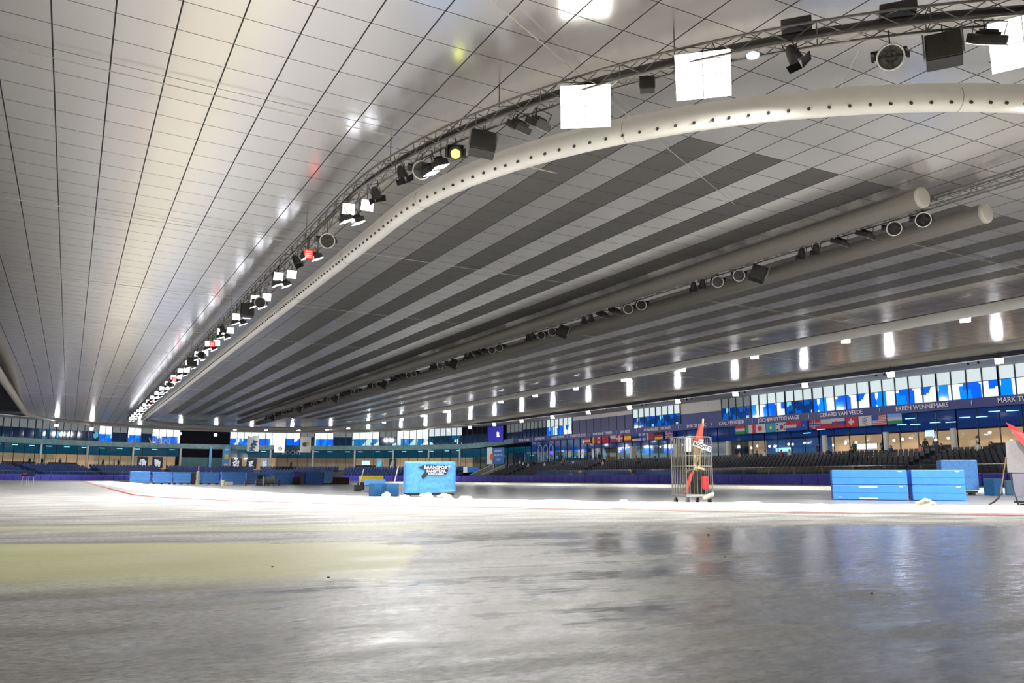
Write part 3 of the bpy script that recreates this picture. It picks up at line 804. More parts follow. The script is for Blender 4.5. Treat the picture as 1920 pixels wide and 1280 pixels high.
stand_mesh(-12, 122, STAND, 'floor_right_stand'); stand_mesh(126, 262, STANDB, 'floor_far_stand')
mb = MB(); mb.quad(SP(R_PAD+.6, -12, -.02), SP(R_PAD+.6, 110, -.02), SP(R_STAND+.1, 110, -.02), SP(R_STAND+.1, -12, -.02)); struct(mb.build('floor_walkway', STAND))

# tip-up seats: the 300 nearest in view on their own, the rest as one mass
def seat_mesh(m, M4, small=False):
    def T(p): return M4 @ Vector(p)
    R3 = M4.to_3x3()
    m.box(T((0, .02, .72)), (.44, .05, .42), R3 @ Rx(-.12))
    m.box(T((0, -.06, .53)), (.42, .07, .36), R3 @ Rx(.25))
    m.box(T((0, .0, .26)), (.06, .06, .5), R3)
def seat_proto():
    t = thing('stadium_seat', 'dark tip-up plastic seat in the right grandstand', 'seat', group='dark seats of the right grandstand')
    m = MB(); m.rbox((0, .03, .72), (.44, .045, .40), .02, Rx(-.12)); m.build('backrest', SEATM, t)
    m = MB(); m.rbox((0, -.06, .53), (.42, .06, .36), .025, Rx(.25)); m.build('seat', SEATM, t)
    m = MB(); m.box((0, 0, .22), (.05, .05, .44)); m.box((0, 0, .01), (.2, .16, .02)); m.build('bracket', DGREY, t)
    return t
seat = seat_proto(); nseat = 0; rest = MB(); restb = MB()
aisles = [(44.5, 45.9), (62, 63.4), (80, 81.4), (96, 97.4), (112, 116)]
for i in range(NROW):
    R = R_STAND+.4+i*.78-.25
    u = -6.
    while u < 111:
        u += .56
        y = 20+u
        if any(a < u < b for a, b in ((28.5, 29.7), (60.5, 61.9), (82, 83.2), (103, 104.2))): continue
        z = .35+(tops(u)-.35)*i/NROW
        p = Vector((XC+R, y, z))
        if 36.5 < y < 56.3 and nseat < 300:
            o = seat if nseat == 0 else dup(seat)
            o.location = p; o.rotation_euler = (0, 0, -pi/2); nseat += 1
            o['label'] = 'dark tip-up plastic seat in the %s row of the right grandstand' % ('front', 'second', 'third', 'fourth', 'fifth', 'sixth', 'seventh', 'eighth', 'top')[i]
        else:
            seat_mesh(rest, Matrix.Translation(p) @ Matrix.Rotation(-pi/2, 4, 'Z'))
tag(rest.build('seat_rows', SEATM), 'dense rows of dark seats filling the rest of the right grandstand', 'seats', kind='stuff')
for i in range(NROW):
    R = R_STAND+.4+i*.78-.25; u = 127.
    st = .62*48/R
    while u < 240:
        u += st
        if any(a < u < b for a, b in ((140, 141.5), (156.5, 158.2), (174.5, 176.2), (193.5, 195.2), (208, 209.8), (222, 224))): continue
        z = .35+(tops(u)-.35)*i/NROW; p = SP(R, u, z)
        seat_mesh(restb, Matrix.Translation(p) @ Matrix.Rotation(SN(u), 4, 'Z'))
tag(restb.build('blue_seat_rows', SEATB), 'rows of dark blue seats round the far bend', 'seats', kind='stuff')
# stairways in the far stand
for k, uc in enumerate((157.3, 175.3, 194.3, 208.9)):
    t = thing('stairway', ('pale stairway in the blue far stand right of the grey column pair', 'pale stairway in the blue far stand below the leftmost hanging banner', 'pale stairway in the blue far stand behind the left blue stacks', 'pale stairway in the blue far stand at the far left')[k], 'stairs', group='far stairways')
    for i in range(NROW):
        m = MB(); R = R_STAND+.4+i*.78-.39; z = .35+(2.2-.35)*i/NROW
        c = SP(R, uc, z+.03); m.box(c, (1.3, .5, .05), Rz(SN(uc))); m.build('step', mat('step_pale', (.42, .40, .34), .7), t)
# ramp with stair sides at the corner of the right stand
t = thing('access_ramp', 'pale concrete ramp with stairs rising at the left end of the dark grandstand', 'ramp', SP(R_STAND+.5, 119, 0))
base = SP(R_STAND+.5, 119, 0)
m = MB()
for (ua, ub) in ((113.0, 113.5), (117.5, 118.0)):
    m = MB()
    A = SP(R_STAND, ua, .3)-base; B = SP(R_STAND+5, ua, 2.2)-base; A2 = SP(R_STAND, ub, .3)-base; B2 = SP(R_STAND+5, ub, 2.2)-base; h = Vector((0, 0, .9))
    m.quad(A, B, B+h, A+h); m.quad(A2, B2, B2+h, A2+h); m.quad(A+h, B+h, B2+h, A2+h)
    m.build('side_wall', mat('pale_concrete', (.36, .35, .27), .8, var=.2, vscale=2), t)
for i in range(7):
    m = MB(); c = SP(R_STAND+.5+i*.7, 115.6, .3+i*.27)-base; m.box(c, (4., .7, .08), Rz(SN(115.6))); m.build('step', mat('pale_concrete', (.36, .35, .27)), t)

# safety rail in front of the right stand
t = thing('safety_railing', 'glass safety railing with thin posts before the dark grandstand', 'railing', (XC+R_PAD+1.4, 20, 0))
m = MB(); m.tube([Vector((0, -6, 1.72)), Vector((0, 92, 1.72))], .028, 6); m.build('handrail', GREY, t)
m = MB(); m.quad(Vector((0, -6, .75)), Vector((0, 92, .75)), Vector((0, 92, 1.70)), Vector((0, -6, 1.70))); m.build('glass_panel', GLASS, t)
for k in range(28):
    m = MB(); m.box((0, -5.4+3.5*k, .75), (.05, .07, 1.9)); m.box((-.06, -5.4+3.5*k, 1.55), (.12, .3, .05)); m.build('post', mat('post_brown', (.30, .25, .17), .5, .3), t)
t = thing('low_railing', 'thin dark railing before the blue seats of the far bend', 'railing')
m = MB()
pts = [SP(R_STAND-.6, u, 1.55) for u in urange(126, 250, 2)]; m.tube(pts, .03, 5); m.build('handrail', GREY, t)
for uu_ in urange(128, 250, 4):
    m = MB(); m.box(SP(R_STAND-.6, uu_, .8), (.05, .05, 1.6)); m.build('post', GREY, t)

# ------------------------------------------------------------------ outer facade
def wallstrip(name, R, z0, z1, u0, u1, mt, step=3.):
    mb = MB(); strip(mb, R, z0, R, z1, urange(u0, u1, step)); return struct(mb.build(name, mt))
# band between storeys
mb = MB(); uu = urange(-12, 114.5, 3.)
strip(mb, R_FAC-.45, Z_BAND0, R_FAC-.5, Z_BAND1, uu); strip(mb, R_FAC-.5, Z_BAND1, R_FAC+6, Z_BAND1+.02, uu); strip(mb, R_FAC-.45, Z_BAND0, R_FAC+6, Z_BAND0-.02, uu)
struct(mb.build('trim_2', NAVY))
mb = MB(); uu = urange(114.5, 262, 3.)
def zb(u): return (6.25, 7.25)
for a, b in zip(uu[:-1], uu[1:]):
    f = lambda u: min(1, max(0, (u-114.5)/14.))
    za0, za1 = Z_BAND0-.65*f(a), Z_BAND1-.55*f(a); zb0, zb1 = Z_BAND0-.65*f(b), Z_BAND1-.55*f(b)
    mb.quad(SP(R_FAC-.45, a, za0), SP(R_FAC-.45, b, zb0), SP(R_FAC-.5, b, zb1), SP(R_FAC-.5, a, za1))
    mb.quad(SP(R_FAC-.5, a, za1), SP(R_FAC-.5, b, zb1), SP(R_FAC+6, b, zb1), SP(R_FAC+6, a, za1))
    mb.quad(SP(R_FAC-.45, a, za0), SP(R_FAC-.45, b, zb0), SP(R_FAC+6, b, zb0), SP(R_FAC+6, a, za0))
struct(mb.build('trim_3', TEAL))
# back walls of the storeys
wallstrip('wall_right', R_FAC+5.5, -.2, Z_TOP+.1, -12, 110, ROOMD)
wallstrip('wall_far', R_FAC+5.5, -.2, Z_TOP+.1, 110, 262, ROOMD)

# lower storey: blue upper glazing and lit rooms behind clear glass, one window per bay
def zl(u):   # top of the warm lit part
    return 5.2 if u < 112 else 5.2-.5*min(1, (u-112)/14.)
WB = {'bright': lit_window('storey_bright', (.0, .10, .75), (.0, .22, 1.0), (.80, .95, 1.0), .32, (1.2, 1.0, .55), 1.3, .42),
      'blue': lit_window('storey_blue', (.0, .03, .20), (.0, .11, .55), (.3, .75, 1.0), .55, (1.2, 1.2, 1.1), .9),
      'dark': lit_window('storey_dark', (.0, .008, .035), (.0, .03, .10), (.1, .55, .8), .90, (.9, .9, .9), .7),
      'white': lit_window('storey_white', (.0, .18, .5), (.55, .80, .85), (.9, 1.0, 1.0), .35, (.5, .5, .5), 1.0),
      'teal': lit_window('storey_teal', (.0, .02, .045), (.0, .10, .22), (.6, .95, 1.0), .62, (1.0, 1.0, .9), .9)}
PALE = mat('blind_pale', (.55, .60, .60), .5, emit=(.60, .72, .74), es=.6)
PALED = mat('blind_dim', (.22, .24, .24), .5, emit=(.4, .45, .45), es=.05)
PALEW = mat('blind_glow', (.7, .8, .8), .5, emit=(.80, .98, 1.0), es=1.0)
PANEL = mat('dark_screen', (.006, .006, .010), .95, spec=.1)
PANELN = mat('screen_navy', (.05, .05, .13), .5)
# (u0, u1, kind, blind)
UP = [(-12, 18, 'blue', PALED), (18, 30, 'bright', PALE), (30, 45, 'bright', PALE), (45, 49, 'blue', PALE), (49, 54.5, 'bright', PALE), (54.5, 59.6, 'blue', PALED),
      (59.6, 67.7, 'wall', None), (67.7, 78.4, 'blue', PALE), (78.4, 95.1, 'panel', None), (95.1, 103.5, 'bright', PALE), (103.5, 112, 'dark', PALED),
      (112, 117.3, 'dark', PALED), (117.3, 121.7, 'sign', None), (121.7, 130, 'dark', PANEL), (130, 138.5, 'teal', PALE), (138.5, 146, 'white', PALEW), (146, 150, 'teal', PALED), (150, 156, 'white', PALEW),
      (156, 160, 'dark', PALED), (160, 164, 'bright', PALEW), (164, 167, 'dark', PALED), (167, 181, 'bright', PALEW), (190.6, 196, 'bright', PALEW), (196, 198, 'dark', PALED), (198, 200.6, 'bright', PALEW),
      (200.6, 203.5, 'dark', PALED), (203.5, 206, 'bright', PALEW), (206, 214, 'dark', PALED), (214, 218, 'teal', PALED), (218, 262, 'dark', PALED)]
wn = 0
for (u0, u1, kd, bl) in UP:
    zt0 = Z_BAND1 if u0 < 112 else Z_BAND1-.5
    zm = 9.3 if u0 < 112 else (8.6 if bl is PALEW else 9.0)
    if kd in ('wall', 'panel', 'sign'):
        mb = MB()
        if kd == 'wall':
            strip(mb, R_FAC, zt0, R_FAC, 9.1, urange(u0, u1, 3)); struct(mb.build('wall_navy_panel', NAVY))
            mb = MB(); strip(mb, R_FAC, 9.1, R_FAC, Z_TOP, urange(u0, u1, 3)); struct(mb.build('wall_grey_panel', SOFF))
        elif kd == 'panel':
            strip(mb, R_FAC, zt0, R_FAC, 9.9, urange(u0, u1, 3)); mb.m = 1; strip(mb, R_FAC, 9.9, R_FAC, Z_TOP, urange(u0, u1, 3))
            for uk in urange(u0, u1, 2.): mb.m = 2; mb.box(SP(R_FAC-.03, uk, (zt0+9.9)/2), (.06, .06, 9.9-zt0), Rz(SN(uk)))
            struct(mb.build('wall_dark_panel', [PANELN, SOFF, MULL]))
        else:
            strip(mb, R_FAC, zt0, R_FAC, Z_TOP, urange(u0, u1, 3)); struct(mb.build('wall_corner_panel', PANEL))
        continue
    n = max(1, int(round((u1-u0)/6.)))
    for k in range(n):
        a = u0+(u1-u0)*k/n; b = u0+(u1-u0)*(k+1)/n; wn += 1
        t = empty('window_%d' % wn, SP(R_FAC, (a+b)/2, zt0)); t['kind'] = 'structure'; org = SP(R_FAC, (a+b)/2, zt0)
        def E_(mbx): mbx.v = [Vector(v)-org for v in mbx.v]; return mbx
        uu = urange(a, b, 2.)
        mb = MB(); strip(mb, R_FAC, zt0, R_FAC, zm, uu); E_(mb).build('pane', WB[kd], t)
        mb = MB(); strip(mb, R_FAC, zm, R_FAC, Z_TOP, uu); E_(mb).build('blind', bl, t)
        mb = MB()
        for q in urange(a, b, 1.45): mb.box(SP(R_FAC-.05, q, (zt0+Z_TOP)/2), (.09 if abs(q-a) > .1 else .16, .12, Z_TOP-zt0), Rz(SN(q)))
        mb.box(SP(R_FAC-.04, (a+b)/2, zm), (b-a, .06, .05), Rz(SN((a+b)/2)))
        E_(mb).build('window_frame', MULL, t)
# lower storey
us = urange(-12, 262, 8.)
gaps = [(181.3, 190.6)]     # black screen wall
for a, b in zip(us[:-1], us[1:]):
    if any(not (b <= g0 or a >= g1) for g0, g1 in gaps): 
        if a < 181.3 < b: b = 181.3
        elif a < 190.6 < b: a = 190.6
        else: continue
    wn += 1; mid = (a+b)/2; org = SP(R_FAC, mid, 0); t = empty('window_%d' % wn, org); t['kind'] = 'structure'
    z0 = tops(mid); z1 = zl(mid); z2 = Z_BAND0 if mid < 112 else 6.25
    uu = urange(a, b, 2.)
    mb = MB(); strip(mb, R_FAC, z1, R_FAC, z2, uu); mb.v = [v-org for v in mb.v]; mb.build('upper_glazing', mat('glaze_teal', (.004, .03, .05), .08, emit=(0, .045, .085), es=.55) if mid > 112 else mat('glaze_blue', (.008, .02, .09), .06, emit=(0, .03, .16), es=.35), t)
    mb = MB(); strip(mb, R_FAC, z0, R_FAC, z1, uu); mb.v = [v-org for v in mb.v]; mb.build('lower_glazing', GLASS, t)
    mb = MB()
    for q in urange(a, b, 2.0): mb.box(SP(R_FAC-.04, q, (z0+z2)/2)-org, (.06, .1, z2-z0), Rz(SN(q)))
    mb.build('window_frame', MULL, t)
# rooms behind the lower glass
def room(u0, u1, mt, depth=3.2):
    mb = MB(); uu = urange(u0, u1, 3.); z1 = zl((u0+u1)/2); z0 = tops((u0+u1)/2)
    strip(mb, R_FAC+depth, z0, R_FAC+depth, z1+.05, uu); return mb
ROOMS = [(-12, 30, 'a'), (30, 45.5, 'a'), (45.5, 55.5, 'blue'), (55.5, 58.5, 'b'), (58.5, 67, 'mural'), (67, 75, 'a'), (75, 82, 'glow'), (82, 91, 'a'), (91, 112, 'bluedark'), (112, 120, 'dim'), (120, 130, 'dim'),
         (130, 137, 'b'), (137, 147, 'a'), (147, 156, 'b'), (156, 164, 'c'), (164, 172, 'c'), (172, 181.3, 'a'), (190.6, 197, 'a'), (197, 205, 'b'), (205, 212, 'a'), (212, 262, 'b')]
MM = {'a': TAN, 'b': mat('tan_wall_dim', (.40, .27, .15), .6, emit=(.85, .60, .36), es=.30, var=.4, vscale=.5), 'c': mat('wood_wall', (.25, .17, .10), .6, emit=(.6, .42, .28), es=.2, var=.35, vscale=.7),  # room walls glow faintly, standing in for the room lighting
      'blue': mat('room_blue', (.02, .05, .12), .5, emit=(.0, .10, .40), es=.4, var=.3, vscale=.6), 'bluedark': mat('room_bluedark', (.01, .02, .06), .5, emit=(0, .04, .16), es=.3),
      'mural': mat('mural_grey', (.36, .34, .32), .6, var=.2, vscale=1.2, emit=(.6, .57, .55), es=.12), 'glow': mat('room_glow', (.3, .4, .4), .5, emit=(.4, .85, 1.0), es=.45, var=.4, vscale=.5), 'dim': mat('room_dim', (.10, .09, .06), .6, emit=(.4, .36, .2), es=.10, var=.4, vscale=.6)}
for k, (a, b, kd) in enumerate(ROOMS):
    mb = room(a, b, None, 3.2 if kd != 'mural' else .3); struct(mb.build('wall_room', MM[kd]))
# ceiling of the rooms is dark; little cool strips glow in it
def strip_light(u, R, z, label):
    m = MB(); m.box((0, 0, 0), (1.0, .12, .05)); o = m.build('strip_lamp', mat('strip_cyan', (.5, .8, .9), .4, emit=(.25, .75, 1.0), es=2.6), loc=SP(R, u, z)); o.rotation_euler = (0, 0, SN(u)+pi/2*0)
    tag(o, label, 'lamp', 'small cool strip lamps behind the glazing')
for u, z in ((23, 6.45), (24.6, 6.5), (25.8, 6.1), (27.4, 6.15), (28.8, 5.8), (30.4, 5.85), (20.4, 6.2), (33, 6.4), (34.5, 6.45), (32.5, 5.8), (34, 5.85), (44, 5.9), (46, 5.6)):
    strip_light(u, R_FAC-.12, z, 'small glowing blue strip lamp seen high in the right blue glazing')
for k in range(26): strip_light(131+3.3*k+random.uniform(-.6, .6) if 131+3.3*k < 180 else 192+3.3*(k-15), R_FAC-.12, 6.0, 'tiny cyan strip lamp under the teal band of the far bend')
def bulb(u, R, z, label, r=.12, col=(1, .9, .8), es=14, name='globe_lamp'):
    m = MB(); m.tube([Vector((0, 0, q)) for q in (-r, -r*.6, 0, r*.6, r)], r, 12, rs=[r*.2, r*.8, r, r*.8, r*.2])
    tag(m.build(name, mat('globe_%d' % int(es*10+col[2]*100), (.9, .9, .9), .4, emit=col, es=es), loc=SP(R, u, z), smooth=True), label, 'lamp', 'small lamps inside the lower rooms')
for u, z in ((23.5, 4.6), (26.0, 4.75), (30.1, 4.4), (31.4, 4.3), (35.0, 4.5), (36.0, 4.4), (40.6, 4.4), (42.0, 4.35), (43.6, 4.2), (47.6, 4.6), (49.4, 4.5), (50.0, 4.55), (53, 4.4), (55.0, 4.5), (56.0, 4.3), (68.9, 5.1), (73.8, 5.0)):
    bulb(u, R_FAC+1.2, z, 'small glowing lamp inside the lower right rooms')
for u in (23.2, 24.0): bulb(u, R_FAC+1, 3.9, 'small orange glow at the bar in the lower right rooms', .12, (1, .45, .12), 8)
for k in range(12):
    y = 28+9*k
    L_ = bpy.data.objects.new('room_light', area_light(60., 1.5, (1.0, .80, .58))); C.objects.link(L_); L_.location = (XC+R_FAC+1.6, y, 5.1)
    L_['label'] = 'warm light of the lower right rooms'; L_['category'] = 'light'; L_['group'] = 'room lights'

# columns
def column(u, label, r=.27, mt=CREAM):
    z0 = tops(u); z1 = zl(u) if u < 112 else 6.3; p = SP(R_FAC-.35, u, z0)
    m = MB(); m.tube([Vector((0, 0, 0)), Vector((0, 0, z1-z0))], r, 16)
    tag(m.build('round_column', mt, loc=p, smooth=False), label, 'column', 'round cream columns')
for u in (14.0, 21.2, 28.5, 35.7, 43.4, 58.4, 68.5, 78.5, 87.0): column(u, 'thick round cream column before the lower right rooms')
for u in (130.3, 138.2, 146.6, 155.2, 164.1, 172.8, 181.5, 190.4, 199.4, 208.0, 216.8, 225.5): column(u, 'slim cream column before the lower far rooms', .2)
# black screen wall at the far bend
mb = MB(); strip(mb, R_FAC-.3, 4.6, R_FAC-.3, 10.4, urange(181.3, 190.6, 2)); struct(mb.build('wall_black_screen', PANEL))
mb = MB(); strip(mb, R_FAC-.3, 2.2, R_FAC-.3, 4.6, urange(181.3, 190.6, 2)); struct(mb.build('wall_teal_panel', mat('teal_panel', (.03, .12, .12), .5, var=.2, vscale=2)))
# furniture silhouettes and photo panels inside the rooms
def wallpic(u, w_, z0, h, label, col1, col2, seed):
    t = thing('photo_panel', label, 'picture', SP(R_FAC+.25, u, z0), SN(u))
    m = MB(); m.box((0, 0, h/2), (w_, .06, h)); m.build('panel', mat('photo_%d' % seed, col1, .5, emit=col1, es=.45), t)
    rng = random.Random(seed)
    for k in range(4):   # light figure shapes, generic
        m = MB(); pts = [Vector((rng.uniform(-.3, .3)*w_, -.04, h*(.15+.2*j+rng.uniform(-.05, .05)))) for j in range(4)]
        m.tube(pts, .12*w_, 6, rs=[.06*w_, .12*w_, .10*w_, .05*w_]); m.build('shape', mat('photo_s%d' % seed, col2, .5, emit=col2, es=.5), t)
for k, (u, w_, lb) in enumerate(((197.3, 2.0, 'black and white photo panel with a pale shape, left of the tan doors'), (194.5, 2.0, 'second black and white photo panel beside the tan doors'), (179.5, 2.2, 'dark photo panel with a white figure behind the feather flag'),
        (176.5, 2.0, 'photo panel with white shapes in the middle of three'), (173.9, 1.6, 'pale photo panel right of the three'), (149.8, 1.6, 'photo panel with turquoise shapes far behind the yellow cushion'), (147.0, 1.6, 'photo panel with a white shape behind the wrapped stack'))):
    wallpic(u, w_, 2.4, 2.2, lb, (.02, .015, .03) if k not in (4, 5) else (.35, .36, .42), (.75, .72, .75) if k != 5 else (.1, .75, .8), 40+k)
def counter(u, R, w_, label, col=(.02, .012, .01), h=1.0, name='bar_counter'):
    t = thing(name, label, 'counter', SP(R, u, tops(u)), SN(u))
    m = MB(); m.rbox((0, 0, h/2-.02), (w_, .6, h-.04), .02); m.build('body', mat('counter_%s' % str(col), col, .5), t)
    m = MB(); m.box((0, 0, h), (w_+.1, .7, .05)); m.build('worktop', DGREY, t)
for u, w_, lb in ((24, 4, 'long dark counter behind the glass at the far right'), (31.5, 3, 'dark counter behind the glass between the right columns'), (219.5, 6, 'dark counter behind the glass at the far left'), (211.5, 5, 'dark counter with stools behind the far left glass'), (138, 3, 'dark counter behind the far glass right of the blue stack'), (153.5, 4.5, 'dark counter behind the far glass above the yellow cushion')):
    counter(u, R_FAC+1.2, w_, lb)
def tv(u, z, w_, h, label, col, R=None, es=1.6):
    t = thing('monitor', label, 'screen', SP(R or R_FAC+.4, u, z), SN(u), 'monitors in the rooms')
    m = MB(); m.box((0, 0, 0), (w_, .06, h)); m.build('bezel', BLACK, t)
    m = MB(); m.box((0, -.035, 0), (w_*.94, .01, h*.9)); m.build('screen', mat('scr%.2f%.2f%.1f' % (col[0], col[1], es), col, .4, emit=col, es=es), t)
tv(31.4, 4.9, 1.0, .65, 'bluish screen hanging behind the right glazing', (.45, .55, 1.0))
tv(38.6, 3.9, 2.6, .6, 'wide bright screen between two right columns', (.8, 1.0, 1.0))
tv(50, 3.9, 2.6, .5, 'wide cyan lit screen behind the blue glass', (.35, .8, 1.0), es=.9)
tv(76.2, 4.4, 2.4, 1.0, 'glowing cyan screen below the flags', (.2, .8, 1.0))
tv(80.5, 4.6, 1.0, .9, 'small glowing cyan screen left of the big cyan one', (.2, .75, 1.0))
tv(86.5, 4.6, .9, .9, 'small cyan screen behind the left flags', (.2, .75, 1.0))
tv(153.0, 3.7, 1.8, 1.0, 'cyan and white screen above the yellow cushion', (.45, .9, .95))
# arches decoration and mural lines
t = thing('arch_decoration', 'three pale arches standing on the dark blue wall left of the flags', 'decoration', SP(R_FAC-.2, 103.5, 0), SN(103.5))
for k in range(3):
    m = MB(); x = (k-1)*1.9
    pts = [Vector((x-.65, 0, 2.9)), Vector((x-.65, 0, 5.6))]+[Vector((x-.65*cos(a), 0, 5.6+.65*sin(a))) for a in [pi*j/8 for j in range(1, 8)]]+[Vector((x+.65, 0, 5.6)), Vector((x+.65, 0, 2.9))]
    m.tube(pts, .07, 6); m.build('arch', mat('arch_pale', (.45, .45, .58), .5), t)
t = thing('violet_sign', 'small glowing violet sign inside the right arch', 'sign', SP(R_FAC-.1, 101.6, 4.9), SN(101.6))
m = MB(); m.box((0, 0, 0), (1.1, .08, .6)); m.build('panel', mat('violet_glow', (.1, .05, .6), .4, emit=(.14, .08, 1.0), es=1.2), t)

# ------------------------------------------------------------------ lettering on the band
def band_text(s, u, size, label, z=7.38, R=R_FAC-.56, mt=TXT, bold=.006):
    t = text_obj('band_lettering', s, size, mt, extrude=.012, bold=bold)
    t.location = SP(R, u, z); t.rotation_euler = (pi/2, 0, SN(u)); tag(t, label, 'lettering')
    return t
NAMES = [('MARK TUITERT', 21.9), ('ERBEN WENNEMARS', 31.4), ('GERARD VAN VELDE', 40.9), ('JOCHEM UYTDEHAAGE', 49.7), ('CARL VERHEIJEN', 57.4), ('BOB DE JONG', 63.9), ('ANNAMARIE THOMAS', 72.2),
         ('JAN BOS', 78.9+.8), ('MARIANNE TIMMER', 85.6), ('TONNY DE JONG', 92.6), ('GIANNI ROMME', 98.9), ('IDS POSTMA', 104.9), ('RINTJE RITSMA', 110.6)]
for s_, u in NAMES: band_text(s_, u, .60, 'white name %s on the navy band' % s_)
for a, b in zip(NAMES[:-1], NAMES[1:]):
    u = (a[1]+len(a[0])*.2+b[1]-len(b[0])*.2)/2+.0
    m = MB(); m.box((0, 0, 0), (.05, .02, .45)); o = m.build('band_divider', TXT, loc=SP(R_FAC-.56, u, 7.38)); o.rotation_euler = (0, 0, SN(u)); tag(o, 'thin upright divider stroke right of the name %s on the navy band' % b[0], 'lettering', 'divider strokes on the band')
band_text('VEEN', 194.6, 1.75, 'large grey letters VEEN across the teal band and windows at far left', 7.5, R_FAC-.62, mat('letters_grey', (.36, .34, .35), .5), .03)
band_text('BOCHT', 168.5, 1.15, 'white letters BOCHT hanging under the teal band behind the banners', 5.75, R_FAC-.62, TXTW, .02)

# ------------------------------------------------------------------ flags under the band
FC = {'r': (.38, .02, .03), 'w': (.42, .40, .40), 'b': (.02, .05, .30), 'g': (.02, .20, .07), 'k': (.01, .01, .01), 'y': (.65, .45, .02), 'c': (.02, .22, .30), 'n': (.05, .03, .12), 'l': (.15, .30, .60), 'm': (.30, .03, .08), 'o': (.6, .2, .03)}
def fm(c): return mat('flag_'+c, FC[c], .8)
def flag(u, desc, label, w_=1.62, h=1.02, z=6.42):
    t = thing('national_flag', label, 'flag', SP(R_FAC-.75, u, z), SN(u), 'national flags hung under the band')
    base, items = desc[0], desc[1:]
    def wav(x): return .05*sin(x*5+u)
    def patch(x0, z0, x1, z1, c, off, name='field'):
        m = MB(); n = max(2, int((x1-x0)*8))
        for k in range(n):
            a = x0+(x1-x0)*k/n; b = x0+(x1-x0)*(k+1)/n
            m.quad(Vector((a*w_-w_/2, wav(a)-off, z0*h-h/2)), Vector((b*w_-w_/2, wav(b)-off, z0*h-h/2)), Vector((b*w_-w_/2, wav(b)-off, z1*h-h/2)), Vector((a*w_-w_/2, wav(a)-off, z1*h-h/2)))
        m.build(name, fm(c), t)
    if base[0] == 'H':
        n = len(base)-1
        for k, c in enumerate(base[1:]): patch(0, 1-(k+1)/n, 1, 1-k/n, c, 0, 'stripe')
    elif base[0] == 'V':
        n = len(base)-1
        for k, c in enumerate(base[1:]): patch(k/n, 0, (k+1)/n, 1, c, 0, 'stripe')
    else: patch(0, 0, 1, 1, base[1], 0, 'field')
    for q, it in enumerate(items):
        off = .012+.008*q
        if it[0] == 'R': patch(it[1], it[2], it[3], it[4], it[5], off, 'patch')
        elif it[0] == 'D':
            m = MB(); m.disc((it[1]*w_-w_/2, wav(it[1])-off-.01, it[2]*h-h/2), (0, -1, 0), it[3]*h, 20); m.build('disc', fm(it[4]), t)
        elif it[0] == 'X':
            for sg in (-1, 1):
                m = MB(); L0 = math.hypot(w_, h)*.49; a = math.atan2(h, w_)*sg
                m.box((0, wav(.5)-off-.02, 0), (L0*2*.93, .006, it[2]*h), Ry(a)); m.build('diagonal', fm(it[1]), t)
        elif it[0] == 'O':
            for k in range(5):
                m = MB(); a = 2*pi*k/5; m.ring((.22*h*cos(a), wav(.5)-off-.02, .22*h*sin(a)), (0, 1, 0), .14*h, .018, 14, 4); m.build('ring', fm(it[1]), t)
    m = MB(); m.tube([Vector((-w_/2, 0, h/2)), Vector((w_/2, 0, h/2))], .015, 4); m.build('cord', GREY, t)
def cross(c, x, w1, c2=None, w2=0):
    r = [('R', x-w1/2, 0, x+w1/2, 1, c), ('R', 0, .5-w1*.8, 1, .5+w1*.8, c)]
    if c2: r += [('R', x-w2/2, 0, x+w2/2, 1, c2), ('R', 0, .5-w2*.8, 1, .5+w2*.8, c2)]
    return r
stripes = ''.join('rw'[i % 2] for i in range(13))
